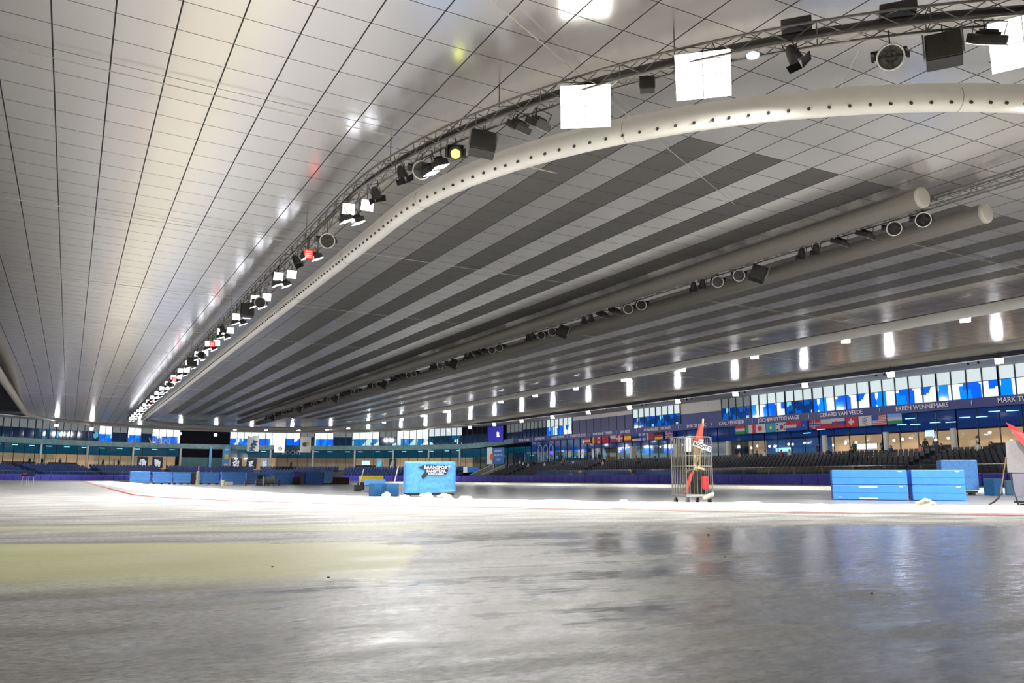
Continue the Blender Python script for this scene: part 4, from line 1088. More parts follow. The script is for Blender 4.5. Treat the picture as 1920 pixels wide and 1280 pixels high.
FLAGS = [(34.3, ['Hlwg'], 'light blue, white and green striped flag, rightmost of the row'), (36.0, ['H'+stripes, ('R', 0, .46, .42, 1, 'b')], 'red and white striped flag with a blue corner'),
  (37.7, ['Fw', ('O', 'n')], 'white flag with a dark flower-like ring emblem'), (39.4, ['Fr', ('R', .42, .18, .58, .82, 'w'), ('R', .27, .38, .73, .62, 'w')], 'red flag with a white cross inside it'),
  (41.1, ['Hwbr', ('D', .32, .5, .22, 'r')], 'white, blue and red striped flag with a red emblem'), (42.7, ['Hwr'], 'white over red flag between the emblem flag and the crossed red one'),
  (44.2, ['Fr']+cross('w', .38, .2, 'b', .1), 'red flag with a blue cross edged white'), (46.1, ['Fb', ('R', 0, .5, .45, 1, 'r'), ('D', .7, .5, .08, 'w'), ('D', .85, .3, .05, 'w')], 'dark blue flag with a small red corner'),
  (47.6, ['Hrwb'], 'red, white and blue striped flag left of the dark blue one'), (49.1, ['Fw', ('D', .5, .5, .27, 'r'), ('D', .5, .4, .18, 'b'), ('R', .1, .7, .25, .85, 'k'), ('R', .75, .7, .9, .85, 'k'), ('R', .1, .15, .25, .3, 'k'), ('R', .75, .15, .9, .3, 'k')], 'white flag with a red and blue disc and black corner bars'),
  (50.7, ['Fc', ('D', .5, .5, .2, 'y')], 'turquoise flag with a yellow sun'), (52.4, ['Fw', ('D', .5, .5, .3, 'r')], 'white flag with a plain red disc'), (54.0, ['Vgwr'], 'upright green, white and red striped flag'), (55.7, ['Hrwg'], 'red, white and green flag, first right of the grey mural'),
  (69.3, ['Fb']+cross('w', .5, .26)+[('X', 'w', .2), ('X', 'r', .07)]+cross('r', .5, .15), 'blue flag with red and white crosses'), (71.7, ['Hkry'], 'black, red and yellow striped flag'), (73.5, ['Fm', ('R', 0, 0, .3, 1, 'w')], 'maroon flag with a white hoist'),
  (75.3, ['Fw']+cross('b', .38, .2), 'white flag with a blue cross'), (77.0, ['Hbkw'], 'blue, black and white striped flag'), (78.9, ['Hryyr', ('D', .35, .5, .14, 'o')], 'red and yellow flag with an emblem'), (80.8, ['Fr']+cross('w', .38, .16), 'red flag with an off-centre white cross'),
  (82.6, ['Hwr', ('R', 0, .3, .2, .7, 'b')], 'white over red flag with a blue hoist wedge'), (84.6, ['Fr', ('D', .2, .7, .12, 'y')], 'plain red flag with a yellow star dot'), (86.4, ['Vrwr', ('D', .5, .5, .2, 'r')], 'white flag with red side bars and red leaf'), (87.9, ['Vkyr'], 'upright black, yellow and red striped flag'), (89.7, ['Hrwr'], 'red, white, red flag, leftmost of the row')]
for u, d, lb in FLAGS: flag(u, d, lb)

# ------------------------------------------------------------------ hanging banners, signs, feather flags
def hbanner(u, z0, z1, w_, label, R=40., text=None, marks=()):
    t = thing('hanging_banner', label, 'banner', SP(R, u, z0), SN(u))
    m = MB(); n = 8
    for k in range(n):
        a = k/n; b = (k+1)/n; y = lambda q: .06*sin(q*5)
        m.quad(Vector((-w_/2, y(a), a*(z1-z0))), Vector((w_/2, y(a)*.3, a*(z1-z0))), Vector((w_/2, y(b)*.3, b*(z1-z0))), Vector((-w_/2, y(b), b*(z1-z0))))
    m.build('cloth', mat('banner_cloth', (.50, .48, .43), .8, var=.06, vscale=3), t)
    m = MB(); m.tube([Vector((-w_/2-.05, 0, z1-z0)), Vector((w_/2+.05, 0, z1-z0))], .03, 6); m.build('batten', GREY, t)
    m = MB(); m.tube([Vector((-w_/2, 0, z1-z0)), Vector((-w_/2, 0, 10.5-z0))], .01, 4); m.tube([Vector((w_/2, 0, z1-z0)), Vector((w_/2, 0, 10.5-z0))], .01, 4); m.build('hanging_line', GREY, t)
    if text:
        x = text_obj('lettering', text[0], text[1], mat('ink_blue', (.01, .07, .20), .5), t, .01, .05); x.location = (text[2], -.09, text[3]); x.rotation_euler = (pi/2, text[4], 0)
    for (x, z, a, b, mt_) in marks:
        m = MB()
        if b: m.box((x, -.09, z), (a, .02, b))
        else: m.disc((x, -.1, z), (0, -1, 0), a, 18)
        m.build('printed_mark', mt_, t)
INK = mat('ink_dark', (.03, .05, .09), .5)
hbanner(176.4, 5.75, 8.75, 2.25, 'white hanging banner with large blue letters read upwards, left of three', text=('WM', 1.3, .15, 1.0, -1.25))
hbanner(170.3, 5.55, 9.1, 2.0, 'white hanging banner with small dark lines and a round mark, middle of three', marks=((-.3, 2.6, .12, 1.0, INK), (.3, 2.9, .12, 1.2, INK), (-.3, 1.4, .1, .7, INK), (.15, .8, .38, 0, INK), (.15, .8, .26, 0, mat('banner_cloth', (.5, .48, .43)))))
hbanner(164.2, 5.6, 8.75, 2.1, 'white hanging banner with a round orange and dark mark, right of three', marks=((-.2, 1.6, .42, 0, INK), (.2, 1.7, .36, 0, mat('ink_tan', (.40, .26, .10), .6))))
# feather flags on the walkway
def feather(u, R, h, label, lit=True, wd=.95):
    z0 = tops(u); t = thing('feather_flag', label, 'flag', SP(R, u, z0), SN(u))
    m = MB(); m.tube([Vector((-wd/2, 0, 0)), Vector((-wd/2, 0, h*.75)), Vector((-wd*.2, 0, h*.95)), Vector((wd*.3, 0, h))], .03, 6); m.box((-wd/2, 0, .03), (.5, .5, .06)); m.build('pole', GREY, t)
    m = MB(); pts = [(-wd/2, .5), (wd*.35, .3), (wd*.5, h*.6), (wd*.5, h*.9), (wd*.3, h), (-wd*.2, h*.95), (-wd/2, h*.75)]
    m.poly([Vector((x, -.02, z)) for x, z in pts]); m.poly([Vector((x, .02, z)) for x, z in reversed(pts)]); m.build('sail', mat('feather_blue', (.10, .32, .58), .6), t)
    if lit:
        for k, (z, hh, c) in enumerate(((h*.80, .3, (.7, .65, .5)), (h*.52, .9, (.72, .58, .10)), (h*.2, .35, (.65, .65, .6)))):
            m = MB(); m.box((.02, -.035, z), (wd*.5, .01, hh)); m.build('printed_mark', mat('fm%d' % k, c, .6), t)
feather(181.6, R_FAC-1.2, 5.0, 'tall light blue feather flag with yellow marks before the black screen', True, 1.5)
feather(184.9, R_FAC-2.5, 4.8, 'slim pale feather flag seen edge-on before the black screen', False, .5)
# corner signs
t = thing('blue_wall_sign', 'tall deep blue sign with a small white lettered emblem', 'sign', SP(R_FAC-.62, 120.0, 7.35), SN(120.0))
m = MB(); m.rbox((0, 0, 1.5), (4.6, .12, 3.0), .03); m.build('panel', mat('sign_deep_blue', (.02, .015, .33), .5, emit=(.03, .02, .55), es=.25), t)
x = text_obj('lettering', 'R', 1.2, mat('sign_glow', (.9, .9, .9), .4, emit=(1, .95, .9), es=1.2), t, .03, .06); x.location = (.9, -.1, 1.35); x.rotation_euler = (pi/2, 0, 0)
t = thing('wall_poster', 'white and blue board with an orange disc at the corner of the grandstand', 'sign', SP(R_FAC-2.2, 118.0, 3.2), SN(118.0))
m = MB(); m.box((-1.65, 0, 1.55), (1.7, .08, 3.1)); m.build('white_panel', WHITE, t)
m = MB(); m.box((1.05, 0, 1.5), (3.5, .08, 3.0)); m.build('blue_panel', mat('poster_blue', (.03, .16, .50), .5), t)
m = MB(); m.disc((-.95, -.06, 1.3), (0, -1, 0), .6, 20); m.build('orange_disc', mat('poster_orange', (.72, .16, .04), .5), t)
for k, tx in enumerate(('ADDING', 'VALUE TO', 'COLD')):
    x = text_obj('lettering', tx, .55, TXTW, t, .01, .01); x.location = (1.05, -.06, 2.4-.8*k); x.rotation_euler = (pi/2, 0, 0)
t = thing('small_board_sign', 'low white and blue board on the ramp left of the grandstand', 'sign', SP(R_STAND+3.5, 122.5, 1.7), SN(122.5))
m = MB(); m.box((-1.7, 0, .5), (1.2, .06, 1.1)); m.build('white_panel', WHITE, t)
m = MB(); m.box((.7, 0, .5), (3.4, .06, 1.0)); m.build('blue_panel', mat('poster_blue', (.03, .16, .5)), t)

# ------------------------------------------------------------------ people
def person_mesh(name, joints, radii, edges, jacket, trousers, skin, hair):
    me = bpy.data.meshes.new(name); me.from_pydata(joints, edges, []); o = bpy.data.objects.new('tmp_person', me); C.objects.link(o)
    sk = o.modifiers.new('skin', 'SKIN'); sk.use_smooth_shade = True
    for i, r in enumerate(radii): me.skin_vertices[0].data[i].radius = r
    for i in range(len(radii)): me.skin_vertices[0].data[i].use_root = (i == 0)
    sb = o.modifiers.new('sub', 'SUBSURF'); sb.levels = 1; sb.render_levels = 1
    dg = bpy.context.evaluated_depsgraph_get(); m2 = bpy.data.meshes.new_from_object(o.evaluated_get(dg)); bpy.data.objects.remove(o)
    m2.materials.clear()
    for c in (jacket, trousers, skin): m2.materials.append(c)
    return m2
STJ = [(0, 0, .95), (0, 0, 1.18), (0, .01, 1.42), (0, 0, 1.52), (0, -.01, 1.60), (0, -.01, 1.70),
       (-.19, 0, 1.42), (-.25, .02, 1.14), (-.24, -.08, .90), (-.24, -.11, .80), (.19, 0, 1.42), (.25, .02, 1.14), (.24, -.08, .90), (.24, -.11, .80),
       (-.10, 0, .88), (-.11, -.02, .50), (-.11, .02, .09), (-.12, -.15, .04), (.10, 0, .88), (.11, -.02, .50), (.12, .04, .09), (.12, -.12, .04)]
STR = [(.16, .12), (.16, .12), (.15, .11), (.055, .055), (.085, .095), (.08, .09), (.065, .065), (.05, .05), (.042, .042), (.035, .045), (.065, .065), (.05, .05), (.042, .042), (.035, .045),
       (.10, .10), (.065, .065), (.05, .05), (.045, .035), (.10, .10), (.065, .065), (.05, .05), (.045, .035)]
STE = [(0, 1), (1, 2), (2, 3), (3, 4), (4, 5), (2, 6), (6, 7), (7, 8), (8, 9), (2, 10), (10, 11), (11, 12), (12, 13), (0, 14), (14, 15), (15, 16), (16, 17), (0, 18), (18, 19), (19, 20), (20, 21)]
def seated(j):
    out = []
    for i, (x, y, z) in enumerate(j):
        if i in (15, 19): out.append((x, -.42, .52))
        elif i in (16, 20): out.append((x, -.44, .12))
        elif i in (17, 21): out.append((x, -.58, .06))
        elif i in (14, 18): out.append((x, -.02, .52))
        else: out.append((x, y, z-.43))
    for i in (8, 12): out[i] = (out[i][0]*.8, -.22, .62)
    for i in (9, 13): out[i] = (out[i][0]*.7, -.32, .62)
    return out
JK = {'black': mat('cloth_black', (.015, .015, .018), .8), 'navy': mat('cloth_navy', (.02, .03, .09), .8), 'red': mat('cloth_red', (.30, .03, .03), .8), 'white': mat('cloth_white', (.45, .44, .42), .8), 'green': mat('cloth_green', (.02, .12, .05), .8), 'pink': mat('cloth_pink', (.5, .2, .18), .8)}
SKIN = mat('skin', (.50, .30, .22), .6); HAIR = mat('hair_brown', (.04, .025, .018), .7)
PM = {}
def person(u, R, z, pose, col, label, cat='person', group=None, turn=0.):
    k = (pose, col)
    t = thing('person', label, 'person', SP(R, u, z), SN(u)+turn, group)
    if k not in PM:
        J = STJ if pose == 'stand' else seated(STJ)
        me = person_mesh('person_body', J, STR, STE, JK[col], JK['navy' if col == 'black' else 'black'], SKIN, HAIR)
        hz = .93 if pose == 'stand' else .50
        for p in me.polygons:
            c = p.center
            hand = abs(c.x) > .15 and ((pose == 'stand' and c.z < .86 and abs(c.x) > .17) or (pose != 'stand' and c.y < -.28 and c.z > .56))
            top = 1.50 if pose == 'stand' else 1.07
            p.material_index = 2 if (c.z > top or hand) else (0 if c.z > hz else 1); p.use_smooth = True
        zt = 1.62 if pose == 'stand' else 1.19
        m = MB(); m.tube([Vector((0, .02, zt+q)) for q in (-.08, 0, .08, .125, .145)], .1, 12, rs=[.09, .115, .11, .075, .02]); m.v = [v+Vector((0, .025, 0)) for v in m.v]
        hm = m.build('hair', HAIR, t, smooth=True)
        n = MB(); n.rbox((0, -.105, zt-.01), (.025, .04, .045), .008)
        for sx in (-1, 1): n.box((sx*.035, -.09, zt+.02), (.02, .012, .012)); n.box((sx*.088, 0, zt-.01), (.015, .03, .05))
        n.box((0, -.092, zt-.055), (.045, .01, .01))
        fm_ = n.build('face', SKIN, t)
        bo = bpy.data.objects.new('body', me); C.objects.link(bo); bo.parent = t
        PM[k] = (hm, fm_, bo)
    else:
        for q in PM[k]:
            c = q.copy(); C.objects.link(c); c.parent = t
    return t
rng = random.Random(5)
# standing behind the right windows and at the stand top (position along the wall, clothes, words)
STN = [(65.2, 'black', 'person in dark clothes standing before the grey mural right of the cage trolley', -.9, 2.75), (37.6, 'navy', 'person in dark blue standing between the two right columns', 1.5, 2.75), (32.6, 'black', 'person in dark clothes walking behind the glass right of the second column', 1.3, 2.75), (31.6, 'navy', 'person in navy behind the glass, beside the walking one', 1.4, 2.75),
       (40.8, 'green', 'person in green seen through the glass left of the thick column', 1.1, 2.75), (45.6, 'navy', 'person in blue behind the glass near the left warm room', 1.1, 2.75), (27.3, 'white', 'person in pale clothes behind the glass near the right column', 1.2, 2.75),
       (88.6, 'black', 'person in black standing at the top of the seats left of the flags', -.8, 2.75), (86.2, 'black', 'person in black at the top of the seats below the red flags', -.8, 2.75)]
for u, c, lb, dr, z in STN: person(u, R_FAC+dr, z, 'stand', c, lb, turn=rng.uniform(-1, 1))
for u, c, lb in ((201.5, 'black', 'dark figure standing before the tan wall, left of the photo panels'), (202.3, 'black', 'dark figure close beside another before the tan wall'), (204.3, 'black', 'dark lone figure at the left end of the tan wall'), (212.2, 'navy', 'dark figure at the edge of the teal doorway on the far left'),
                 (169.2-.5, 'black', 'dark figure walking before the brown wall under the lettering'), (215.5, 'black', 'dark figure at the far left counter'), (217.8, 'black', 'second dark figure at the far left counter')):
    person(u, R_FAC+.9, 2.2, 'stand', c, lb, turn=rng.uniform(-1.5, 1.5))
us_ = [110, 108.6, 107.3, 105.5, 104.1, 102.0, 100.4, 98.6, 97.1, 95.4, 93.2, 91.0, 84.0, 81.6, 79.4, 75.6, 73.2, 70.4]
cl = ['white', 'black', 'white', 'black', 'white', 'black', 'navy', 'white', 'black', 'red', 'black', 'white', 'black', 'pink', 'black', 'red', 'black', 'navy']
nmc = {'white': 'pale', 'black': 'black', 'navy': 'dark blue', 'red': 'dark red', 'pink': 'pink'}
for k, (u, c) in enumerate(zip(us_, cl)):
    row = 8-(k*5) % 3; R = R_STAND+.4+row*.78-.35; z = .35+(tops(u)-.35)*row/NROW
    person(u, R, z, 'sit', c, 'person in %s clothes sitting high in the left part of the dark grandstand' % nmc[c], group='spectators in the left part of the grandstand')
for k, (u, c) in enumerate(((55.0, 'pink'), (52.2, 'black'), (50.9, 'white'), (48.4, 'red'), (47.2, 'white'), (41.8, 'black'), (38.9, 'black'), (34.2, 'navy'), (31.0, 'pink'), (28.9, 'black'), (25.4, 'white'), (24.2, 'black'))):
    R = R_STAND+.4+8*.78-.35; z = .35+(tops(u)-.35)*8/NROW
    person(u, R, z, 'sit', c, 'person in %s clothes sitting in the top row of the near grandstand' % nmc[c], group='spectators in the top row')

# ------------------------------------------------------------------ infield: foam pads, stacks, trolley
def mat_slab(t, c, d, mt, rot=None, r=.025, name='foam_block'):
    m = MB(); m.rbox(c, d, r, rot); return m.build(name, mt, t)
# two stacks of large folded blue pads on the right
for k, (cx, cy, L_, lb) in enumerate(((22.93, 18.55, 2.22, 'long stack of two blue gym mats, left of the pair on the infield'), (24.30, 17.12, 1.50, 'stack of two blue gym mats, right of the pair on the infield'))):
    ang = -.80
    t = thing('gym_mat_stack', lb, 'mat stack', (cx, cy, Z_FLD), ang)
    for i in range(2):
        o = mat_slab(t, (0, 0, .03+.235+.475*i-.02), (L_, .95, .465), mat('gym_blue', (.045, .23, .76), .42, var=.06, vscale=4), name='mat')
        m = MB()
        if k == 0 and i == 0:
            for zz in (.415, .055): m.box((-.05, -.482, zz), (.55, .012, .05))
            m.box((-L_/2+.22, -.482, .09), (.12, .012, .03))
        m.box((L_/2-.2, -.482, .06+.475*i+.37), (.12, .012, .04)); m.build('label_strip', mat('label_pale', (.45, .52, .60), .5), o)
        m = MB(); m.box((0, -.48, .24+.475*i), (L_*.98, .008, .01)); m.build('zip_seam', mat('seam_blue', (.03, .16, .5), .5), o)
# smaller foam stack further right
t = thing('foam_cube', 'upright square light blue foam block on a dark pallet at the right', 'foam block', (34.6, 23.3, Z_FLD), -.75)
mat_slab(t, (0, 0, .86), (1.45, .9, 1.3), LBLUE, name='block', r=.05); m = MB(); m.box((0, 0, .15), (1.3, .8, .08)); m.box((-.5, 0, .06), (.12, .8, .12)); m.box((.5, 0, .06), (.12, .8, .12)); m.build('pallet', BLACK, t)
tag(MB().rbox((0, 0, .36), (.55, .5, .7), .03).build('foam_cube', DBLUE, loc=(34.7, 21.8, Z_FLD)), 'small dark blue foam box before the square foam block', 'foam block')
o = MB().rbox((0, 0, .33), (1.2, .5, .62), .03).build('foam_cube', mat('foam_teal', (.03, .14, .25), .5), loc=(36.2, 21.5, Z_FLD)); o.rotation_euler = (0, 0, -.9)
tag(o, 'low teal blue foam box right of the square foam block', 'foam block')

# cage trolley
TP = Vector((14.75, 17.5, Z_FLD)); TA = -.127
t = thing('cage_trolley', 'grey wire cage trolley on castors standing on the infield', 'trolley', TP, TA)
W, D, H = .80, .70, 1.75; ZB = .23
WIRE = mat('wire_zinc', (.20, .19, .16), .45, .5)
m = MB()
for x in (-W/2, W/2):
    for y in (-D/2, D/2): m.tube([Vector((x, y, ZB)), Vector((x, y, H))], .019, 8)
m.build('corner_posts', WIRE, t)
m = MB(); m.box((0, 0, ZB), (W+.04, D+.04, .04)); m.tube([Vector((-W/2, -D/2, ZB-.03)), Vector((W/2, -D/2, ZB-.03)), Vector((W/2, D/2, ZB-.03)), Vector((-W/2, D/2, ZB-.03))], .022, 6, closed=True); m.build('base_plate', GREY, t)
def side(p0, p1, n, zs, name):
    m = MB(); p0 = Vector(p0); p1 = Vector(p1)
    for k in range(1, n): q = p0.lerp(p1, k/n); m.tube([q+Vector((0, 0, ZB)), q+Vector((0, 0, H-.04))], .0085, 5)
    for z in zs: m.tube([p0+Vector((0, 0, z)), p1+Vector((0, 0, z))], .011, 6)
    m.tube([p0+Vector((0, 0, H-.10)), p0+Vector((0, 0, H))+(p1-p0)*.08, p1+Vector((0, 0, H))-(p1-p0)*.08, p1+Vector((0, 0, H-.10))], .015, 6)
    m.build(name, WIRE, t)
side((-W/2, -D/2, 0), (-W/2, D/2, 0), 8, (.98,), 'wire_side'); side((W/2, -D/2, 0), (W/2, D/2, 0), 8, (.98,), 'wire_side'); side((-W/2, D/2, 0), (W/2, D/2, 0), 9, (.98,), 'wire_back')
side((-W/2, -D/2, 0), (W/2, -D/2, 0), 7, (.98, 1.25), 'wire_gate')
for x in (-W/2+.06, W/2-.06):
    for y in (-D/2+.06, D/2-.06):
        m = MB(); m.tube([Vector((x-.022, y, .07)), Vector((x+.022, y, .07))], .07, 14); w_ = m.build('castor', BLACK, t)
        m = MB(); m.box((x-.03, y, .13), (.008, .06, .14)); m.box((x+.03, y, .13), (.008, .06, .14)); m.build('fork', GREY, w_)
def at_t(x, y, z): return TP+(Matrix.Rotation(TA, 3, 'Z') @ Vector((x, y, z)))
def in_trolley(o, x, y, z, rot=(0, 0, 0)):
    o.location = at_t(x, y, z); o.rotation_euler = (rot[0], rot[1], rot[2]+TA); return o
o = in_trolley(thing('direction_sign', 'white slanted plate lettered BOCHT 2 fixed to the cage trolley', 'sign'), .10, -D/2-.03, 1.50, (0, .30, 0))
m = MB(); m.box((0, 0, 0), (.56, .012, .13)); m.build('plate', mat('sign_cream', (.72, .70, .62), .5), o)
x = text_obj('lettering', 'BOCHT 2', .125, BLACK, o, .004, .003); x.location = (.0, -.012, 0); x.rotation_euler = (pi/2, 0, 0)
o = in_trolley(thing('white_plate', 'white upright plastic container hooked inside the cage trolley', 'container'), -.30, -.31, 1.55, (0, .05, 0))
m = MB(); m.rbox((0, 0, 0), (.2, .05, .40), .03); m.build('body', mat('plastic_white', (.72, .74, .80), .4), o)
o = in_trolley(thing('red_holdall', 'red pointed fabric roll with a white badge on top of the cage trolley', 'bag'), .10, -.18, 1.60, (0, .28, 0))
m = MB(); m.tube([Vector((0, 0, z)) for z in (-.08, 0, .12, .30, .46, .56)], .1, 10, rs=[.08, .12, .11, .08, .05, .015]); m.build('cloth', mat('fabric_red', (.55, .035, .02), .7, var=.3, vscale=14), o, smooth=True)
m = MB(); m.rbox((.0, -.125, .03), (.13, .02, .13), .008); m.build('badge', mat('badge_white', (.75, .75, .72), .5), o)
m = MB(); m.disc((.0, -.138, .03), (0, -1, 0), .035, 14); m.build('badge_mark', mat('badge_blue', (.1, .2, .4), .5), o)
for k, (x, y, rx, ry, L_, z0) in enumerate(((.30, -.02, 0, .14, 2.02, .26), (.24, .06, .03, .16, 1.86, .26), (.38, .1, -.04, .06, 1.45, .26), (.26, .03, .04, .02, 1.3, .26))):
    lb = ('tallest bamboo pole leaning in the cage trolley', 'second bamboo pole leaning beside the tallest in the trolley', 'bamboo pole standing at the right of the trolley bundle', 'shorter bamboo pole in the middle of the trolley')[k]
    o = in_trolley(MB().tube([Vector((0, 0, 0)), Vector((0, 0, L_*.33)), Vector((.004, 0, L_*.66)), Vector((0, 0, L_))], .026, 8).build('bamboo_pole', WOOD), x-.18, y, z0, (rx, ry, 0)); tag(o, lb, 'pole', 'poles in the cage trolley')
o = in_trolley(MB().rbox((0, 0, .30), (.34, .3, .62), .04).build('dark_bag', mat('bag_black', (.012, .01, .01), .8, var=.4, vscale=9)), .16, .0, .26); tag(o, 'black bag standing low in the cage trolley', 'bag')
o = in_trolley(MB().rbox((0, 0, .12), (.20, .06, .34), .03).build('red_bag', mat('fabric_red2', (.5, .02, .03), .7)), .24, -.25, .42); tag(o, 'small red pouch in the lower right of the cage trolley', 'bag')
m = MB(); m.tube([Vector((-.16, 0, .0)), Vector((-.07, 0, .25)), Vector((.02, 0, .45)), Vector((.1, 0, .6))], .045, 8, rs=[.05, .055, .045, .02]); o = in_trolley(m.build('red_cone_flag', mat('fabric_red', (.55, .03, .02))), -.22, -.25, .26); tag(o, 'red slanting cloth roll in the lower left of the cage trolley', 'cloth')
o = in_trolley(MB().rbox((0, 0, 0), (.34, .05, .06), .01, Ry(.2)).build('wood_plank', WOOD), .17, -.12, .93); tag(o, 'short orange-brown plank lying across the bag in the trolley', 'plank')
m = MB(); m.tube([Vector((-.18, 0, .05)), Vector((-.05, .02, .09)), Vector((.08, -.02, .15)), Vector((.16, 0, .2))], .05, 8, rs=[.04, .06, .06, .03]); o = in_trolley(m.build('rolled_sack', mat('sack_beige', (.42, .38, .28), .9)), .2, -.44, .08); tag(o, 'crumpled beige sack at the front right castor of the trolley', 'sack')

# flag stand at the right edge
FP = Vector((20.95, 12.38, Z_FLD)); FA = -.95
t = thing('mesh_board_cart', 'grey mesh board cart at the right edge carrying flags', 'cart', FP, FA)
m = MB(); m.box((0, 0, 1.22), (.62, .03, .80), Ry(.02)); m.build('mesh_panel', mat('mesh_grey', (.20, .19, .20), .8, var=.4, vscale=70), t)
m = MB(); m.box((.02, 0, .52), (.48, .03, .56)); m.build('lower_panel', mat('mesh_grey_low', (.16, .15, .20), .8, var=.4, vscale=70), t)
for sx in (-.26, .26):
    m = MB(); m.tube([Vector((sx, 0, .8)), Vector((sx*.8, 0, .3)), Vector((sx*.55, 0, .02))], .02, 7); m.build('leg', DGREY, t)
m = MB(); m.box((0, .22, .10), (.42, .5, .05)); m.tube([Vector((-.1, .2, .02)), Vector((.14, .2, .02))], .04, 10); m.build('foot', BLACK, t)
def at_f(x, y, z): return FP+(Matrix.Rotation(FA, 3, 'Z') @ Vector((x, y, z)))
o = thing('red_flag', 'red cloth flag on a slanting wooden pole at the right edge', 'flag', at_f(.10, -.06, .95), FA)
m = MB(); m.tube([Vector((.28, 0, -.1)), Vector((-.09, 0, .72))], .017, 8); m.build('pole', WOOD, o)
m = MB(); P_ = [(-.36, 1.12), (-.26, .95), (-.12, .66), (.02, .46), (.12, .30), (.19, .52), (.20, .60), (.02, .84), (-.18, 1.02)]
for dy in (-.02, .02): m.poly([Vector((x, dy+.03*sin(z*9), z)) for x, z in P_])
m.build('cloth', mat('flag_cloth_red', (.60, .03, .035), .7, var=.15, vscale=6), o)
o = thing('ice_scraper', 'long wooden handled scraper with a bent dark blade leaning on the right cart', 'tool', at_f(-.30, -.05, 0), FA)
m = MB(); m.tube([Vector((-.02, 0, 1.22)), Vector((-.12, 0, .75)), Vector((-.20, -.02, .38)), Vector((-.22, -.03, .30))], .016, 8); m.build('handle', mat('handle_brown', (.16, .10, .06), .6), o)
m = MB(); m.tube([Vector((-.22, -.03, .30)), Vector((-.27, -.05, .2)), Vector((-.38, -.08, .1)), Vector((-.50, -.1, .03))], .02, 7, rs=[.018, .022, .024, .012]); m.build('blade', BLACK, o)
o = MB().rbox((0, 0, .17), (.26, .22, .36), .08).build('green_bag', mat('bag_green', (.01, .12, .04), .7, var=.3, vscale=12)); o.location = at_f(.22, -.16, .22); tag(o, 'dark green bag hanging low on the right cart', 'bag')
o = MB().rbox((0, 0, .2), (.24, .2, .46), .03).build('red_case', mat('case_red', (.62, .06, .04), .6)); o.location = at_f(.44, -.15, .3); tag(o, 'red box at the right edge beside the green bag', 'box')

# wrapped stack with printed name
BP = Vector((10.75, 26.2, Z_FLD)); BA = -.28
t = thing('wrapped_mat_stack', 'big light blue wrapped mat stack printed BAANSPORT on a dark pallet', 'mat stack', BP, BA)
W, D, H0, H1 = 1.68, .95, .22, 1.22
bm = bmesh.new(); nx, nz = 16, 12
m = MB()
def surf(m, W, D, z0, z1, seed):
    from mathutils import noise
    ring_n = 2*(12+7)
    for iz in range(15):
        f = iz/14; z = z0+(z1-z0)*f
        row = []
        for k in range(12): row.append((-W/2+W*k/12, -D/2))
        for k in range(7): row.append((W/2, -D/2+D*k/7))
        for k in range(12): row.append((W/2-W*k/12, D/2))
        for k in range(7): row.append((-W/2, D/2-D*k/7))
        for (x, y) in row:
            n = noise.noise(Vector((x*2, y*2, z*9+seed)))*.02; s_ = 1-.015*abs(sin(z*22))
            if f > .93: s_ *= .97
            zz = z+(noise.noise(Vector((x*4, y*4, seed)))*.03 if iz == 14 else 0)
            if iz == 0: zz = z+.10*max(0, (x/W+.1))
            m.v.append(Vector((x*s_, y*s_-(n if y < 0 else -n), zz)))
    R_ = 38
    for iz in range(14):
        for k in range(R_): m.f.append((iz*R_+k, iz*R_+(k+1) % R_, (iz+1)*R_+(k+1) % R_, (iz+1)*R_+k)); m.mi.append(0)
    m.f.append(tuple(14*R_+k for k in range(R_))); m.mi.append(0)
surf(m, W, D, .16, 1.20, 3.); m.build('wrapped_mats', LBLUE, t, smooth=True)
m = MB(); m.box((0, 0, .12), (W*.95, D*.9, .05)); 
for x in (-.7, 0, .7): m.box((x, 0, .05), (.12, D*.9, .1))
m.build('pallet', mat('pallet_dark', (.03, .025, .02), .8), t)
dk = mat('print_dark', (.012, .016, .04), .6)
LG = [(-.43, 1.00), (-.18, 1.10), (.0, 1.10), (.60, 1.08), (.56, .88), (.50, .78), (-.12, .75), (-.27, .61), (-.32, .72), (-.22, .84), (-.18, .92), (-.30, .96)]
m = MB(); m.poly([Vector((x, -D/2-.025, z)) for x, z in LG]); m.poly([Vector((x, -D/2-.02, z)) for x, z in reversed(LG)]); m.build('printed_bird_shape', dk, t)
for tx, sz, xx, zz, mt_ in (('BAANSPORT', .155, .20, 1.0, TXTW), ('FANSITE.NL', .125, .18, .88, TXTW), ('marathon en langebaan', .055, .17, .795, TXTW)):
    x = text_obj('lettering', tx, sz, mt_, t, .002, .004); x.location = (xx, -D/2-.032, zz); x.rotation_euler = (pi/2, 0, 0)
# things left of it
def boxthing(name, loc, d, mt, label, cat, rz=-.25, group=None, r=.03):
    o = MB().rbox((0, 0, d[2]/2), d, r).build(name, mt, loc=loc); o.rotation_euler = (0, 0, rz); tag(o, label, cat, group); return o
boxthing('foam_box', (10.4, 28.9, Z_FLD), (.45, .5, .46), DBLUE, 'dark blue foam box with a white edge, left of the grey drum', 'foam block', -.2)
boxthing('foam_box', (9.93, 29.2, Z_FLD), (.40, .5, .48), DBLUE, 'dark blue foam box, left of the pair beside the grey drum', 'foam block', .1)
t = thing('grey_drum', 'grey round plastic drum between the dark boxes and the wrapped stack', 'bin', (10.78, 28.55, Z_FLD))
m = MB(); m.tube([Vector((0, 0, z)) for z in (0, .02, .44, .46)], .13, 18, rs=[.12, .125, .14, .15]); m.build('body', mat('drum_grey', (.36, .38, .36), .6), t, smooth=False)
m = MB(); m.ring((0, 0, .47), (0, 0, 1), .145, .015, 20, 6); m.build('rim', WHITE, t)
